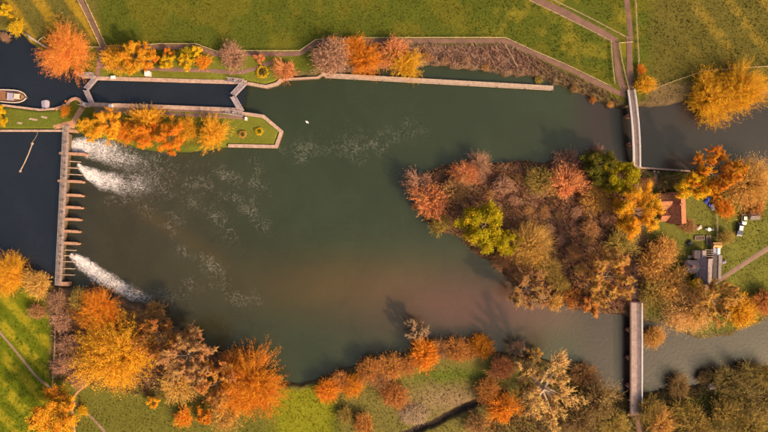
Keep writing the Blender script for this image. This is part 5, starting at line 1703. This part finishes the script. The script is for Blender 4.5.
flower_bed('large round bed ringed with yellow flowers beside the lock gate', 262.5, 72, 2.1, 0.85, 'yellow')
flower_bed('round bed ringed with yellow flowers on the island tip lawn', 259.5, 131.5, 1.3, 0.8, 'yellow')
flower_bed('faded round bed on the island tip lawn near the gold tree', 243, 134.5, 1.2, 0.8, 'tan')

# ---------------------------------------------------------------- ground vegetation nobody could count
def in_poly(x, y, pts, z=1.5): return sdist(x, y, WP(pts, z)) < 0
ROADS = [(79, -4, 104, 49)]
def scatter(name, label, cat, polys, dens, hgt, wid, nb, tintk, seed, keep=None, jit=0.3, zoff=-0.05, spiky=0.35, colfn=None, dmin=0.55):
    rs = np.random.RandomState(seed)
    X = []; Y = []
    for pts in polys:
        P = np.array(WP(pts, 1.8))
        x0, y0 = P.min(0); x1, y1 = P.max(0)
        n_ = int((x1 - x0) * (y1 - y0) * dens)
        a = rs.uniform(x0, x1, n_); b = rs.uniform(y0, y1, n_)
        k = sdist(a, b, [tuple(p) for p in P]) < 0
        X.append(a[k]); Y.append(b[k])
    X = np.concatenate(X); Y = np.concatenate(Y)
    A, Bq, Cq = water_sd(X, Y); D = np.minimum(np.minimum(A, Bq), Cq)
    k = D > dmin
    for pl, w in PATHS: k &= pldist(X, Y, pl) > w
    if keep is not None: k &= keep(X, Y, rs)
    X, Y, D = X[k], Y[k], D[k]
    Z = height(X, Y) + zoff
    c = cover(X, Y, D) if colfn is None else colfn(X, Y, rs)
    n_ = len(X)
    sc = 0.55 + 0.9 * rs.rand(n_) * (0.5 + fbm(X, Y, 7, seed))
    verts = np.zeros((n_, nb, 3, 3)); 
    az = rs.uniform(0, 6.283, (n_, nb)); lean = rs.uniform(0.1, 1.0, (n_, nb)) * wid
    ox = np.cos(az); oy = np.sin(az)
    w = wid * spiky * (0.6 + 0.8 * rs.rand(n_, nb))
    hh = hgt * (0.5 + 0.7 * rs.rand(n_, nb))
    s = sc[:, None]
    bx_ = X[:, None] + ox * lean * 0.25 * s; by__ = Y[:, None] + oy * lean * 0.25 * s
    verts[:, :, 0] = np.stack([bx_ - oy * w * s, by__ + ox * w * s, Z[:, None] + 0 * bx_], -1)
    verts[:, :, 1] = np.stack([bx_ + oy * w * s, by__ - ox * w * s, Z[:, None] + 0 * bx_], -1)
    verts[:, :, 2] = np.stack([X[:, None] + ox * lean * s, Y[:, None] + oy * lean * s, Z[:, None] + hh * s], -1)
    cc = np.repeat(np.repeat(c[:, None, :] * tintk * (1 + jit * (rs.rand(n_, 1, 1) * 2 - 1)), nb, 1)[:, :, None, :], 3, 2)
    cc = cc * (1 + 0.25 * (rs.rand(n_, nb, 1, 1) * 2 - 1))
    me = bpy.data.meshes.new(name)
    nt = n_ * nb
    me.vertices.add(nt * 3); me.vertices.foreach_set('co', verts.astype(np.float32).ravel())
    me.loops.add(nt * 3); me.loops.foreach_set('vertex_index', np.arange(nt * 3, dtype=np.int32))
    me.polygons.add(nt); me.polygons.foreach_set('loop_start', np.arange(0, nt * 3, 3, dtype=np.int32))
    me.update(calc_edges=True)
    me.materials.append(M['tuft'])
    color_attr(me, 'cover', np.concatenate([cc.reshape(-1, 3).clip(0, 1), np.ones((nt * 3, 1))], 1))
    o = obj(name, me)
    o['kind'] = 'stuff'
    tag(o, label, cat, None, 'stuff')
    return nt
PATHS = [(WP(p, z), w) for p, z, w in [
    ([(79, -4), (92, 22), (104, 49)], 2.2, 0.9), ([(96, 49), (160, 47), (196, 47), (216, 54.5), (300, 54), (316, 43), (350, 41.5), (506, 41), (567, 68), (628, 97)], 2.2, 0.95),
    ([(530, -4), (614, 40)], 2.2, 1.35), ([(626, -4), (631, 40), (630, 91)], 2.2, 1.0), ([(615, 37), (616, 55), (624, 92)], 2.2, 1.15),
    ([(775, 244), (750, 260), (716, 282), (700, 291)], 1.3, 0.9), ([(637, 168), (638, 200), (635, 307)], 1.3, 1.0), ([(635, 408), (642, 440)], 1.3, 1.0),
    ([(-4, 327), (20, 356), (36, 376), (74, 401), (112, 440)], 2.0, 0.5), ([(88, 384), (72, 402), (76, 440)], 2.0, 0.5),
    ([(655, 171), (660, 192)], 1.3, 0.6), ([(663, 192), (684, 192), (684, 224), (663, 224)], 2, 2.6), ([(673, 195), (673, 222)], 2, 4), ([(690, 268), (708, 252), (706, 280)], 2, 3.0), ([(716, 244), (716, 278)], 2, 1.5)]]
FIELDS = [[(-20, -20), (75, -20), (100, 46), (60, 46), (20, 26), (-20, 26)], [(84, -20), (526, -20), (610, 42), (612, 84), (505, 37), (330, 37), (316, 38), (218, 50), (197, 43), (108, 45)],
          [(545, -20), (624, -20), (627, 36)], [(636, -20), (790, -20), (790, 66), (700, 72), (640, 92)],
          [(-20, 300), (58, 325), (56, 384), (90, 400), (300, 380), (345, 372), (420, 360), (600, 395), (790, 380), (790, 450), (-20, 450)]]
nt = scatter('grass_tussocks', 'rough grass tussocks over the meadows and fields', 'grass', FIELDS, 2.2, 0.24, 0.3, 5, 1.1, 31, jit=0.12)
ISLP = [[(405, 165), (480, 150), (600, 150), (640, 160), (640, 325), (560, 312), (510, 295), (475, 258), (420, 225), (405, 190)]]
def isl_col(X, Y, rs):
    n = fbm(X, Y, 6, 71)[:, None]
    c = np.array((0.30, 0.15, 0.10)) * (1 - n) + np.array((0.36, 0.20, 0.11)) * n
    g = (rs.rand(len(X), 1) < 0.12)
    return np.where(g, np.array((0.13, 0.12, 0.03)), c)
nt += scatter('bramble_scrub', 'red brown bramble scrub covering the wooded island', 'scrub', ISLP, 3.0, 0.95, 0.75, 9, 1.0, 32, spiky=0.12, colfn=isl_col, dmin=-0.1)
REED = [[(318, 45), (505, 45), (612, 94), (625, 108), (560, 92), (520, 82), (430, 72), (325, 76)]]
def reed_col(X, Y, rs):
    u, v = uvpx(X, Y)
    n = fbm(X, Y, 5, 81)[:, None]
    c = np.array((0.50, 0.32, 0.24)) * (1 - n) + np.array((0.36, 0.21, 0.155)) * n
    g = ss(515, 560, u)[:, None] * 0.6
    return c * (1 - g) + np.array((0.22, 0.17, 0.06)) * g
nt += scatter('reed_bed', 'pinkish buff dead reeds between towpath and landing stage', 'reeds', REED, 5.0, 1.15, 0.55, 7, 1.0, 33, spiky=0.10, colfn=reed_col, dmin=-0.1)
WOODS = [[(50, 292), (110, 298), (190, 340), (270, 372), (275, 392), (215, 405), (140, 395), (85, 385), (58, 380)], [(520, 352), (600, 392), (700, 388), (768, 372), (790, 450), (450, 450), (520, 400)], [(440, 345), (500, 354), (420, 362), (345, 380), (310, 384), (400, 357)]]
def wood_col(X, Y, rs):
    u, v = uvpx(X, Y)
    n = fbm(X, Y, 6, 91)[:, None]
    c = np.array((0.30, 0.165, 0.11)) * (1 - n) + np.array((0.33, 0.20, 0.09)) * n
    o = ss(520, 600, u)[:, None]
    return c * (1 - o) + (np.array((0.16, 0.115, 0.045)) * (0.7 + 0.6 * n)) * o
nt += scatter('woodland_undergrowth', 'brown undergrowth along the southern banks', 'undergrowth', WOODS, 2.6, 0.9, 0.7, 8, 1.0, 34, spiky=0.12, colfn=wood_col, dmin=0.0)
GARD = [[(640, 166), (700, 168), (790, 170), (790, 320), (740, 335), (690, 338), (650, 322), (640, 320)], [(640, 92), (700, 73), (790, 68), (790, 98), (690, 98), (640, 106)]]
nt += scatter('rough_lawn_grass', 'rough lawn grass round the island gardens', 'grass', GARD, 2.0, 0.22, 0.3, 5, 1.1, 35, jit=0.15)
# fallen leaves under the gold and orange crowns
rs = np.random.RandomState(77)
LX = []; LC = []
for o in [o for o in COL.objects if o.get('category') in ('tree', 'shrub')]:
    cr = [c for c in o.children if c.name.startswith('crown')][0]
    if cr.color[0] < 0.55: continue
    R_ = max(1.5, o.scale[0] * 6.5); n_ = int(R_ * R_ * 5)
    a = rs.uniform(0, 6.283, n_); q = np.abs(rs.normal(0, 0.75, n_)) * R_
    LX.append(np.stack([o.location.x + q * np.cos(a) - 0.1 * R_, o.location.y + q * np.sin(a)], -1))
    LC.append(np.repeat(np.array(cr.color)[None, :3] * 0.55, n_, 0))
LX = np.concatenate(LX); LC = np.concatenate(LC)
A, Bq, Cq = water_sd(LX[:, 0], LX[:, 1]); k = np.minimum(np.minimum(A, Bq), Cq) > 0.8
LX = LX[k]; LC = LC[k]; n_ = len(LX); LZ = height(LX[:, 0], LX[:, 1]) + 0.09 + 0.05 * rs.rand(n_)
az = rs.uniform(0, 6.283, n_); sz = rs.uniform(0.05, 0.12, n_)
V3 = np.zeros((n_, 3, 3))
for q in range(3):
    V3[:, q, 0] = LX[:, 0] + sz * np.cos(az + q * 2.094); V3[:, q, 1] = LX[:, 1] + sz * np.sin(az + q * 2.094); V3[:, q, 2] = LZ + rs.uniform(-0.03, 0.05, n_)
me = bpy.data.meshes.new('fallen_leaves')
me.vertices.add(n_ * 3); me.vertices.foreach_set('co', V3.astype(np.float32).ravel())
me.loops.add(n_ * 3); me.loops.foreach_set('vertex_index', np.arange(n_ * 3, dtype=np.int32))
me.polygons.add(n_); me.polygons.foreach_set('loop_start', np.arange(0, n_ * 3, 3, dtype=np.int32))
me.update(calc_edges=True); me.materials.append(M['tuft'])
color_attr(me, 'cover', np.concatenate([np.repeat(LC * rs.uniform(0.6, 1.1, (n_, 1)), 3, 0), np.ones((n_ * 3, 1))], 1))
tag(obj('fallen_leaves', me), 'fallen orange leaves strewn under the gold trees', 'leaves', None, 'stuff')
print('scatter tris', nt, 'leaves', n_, 'unique tris', sum(sum(len(p.vertices) - 2 for p in m_.polygons) for m_ in bpy.data.meshes))
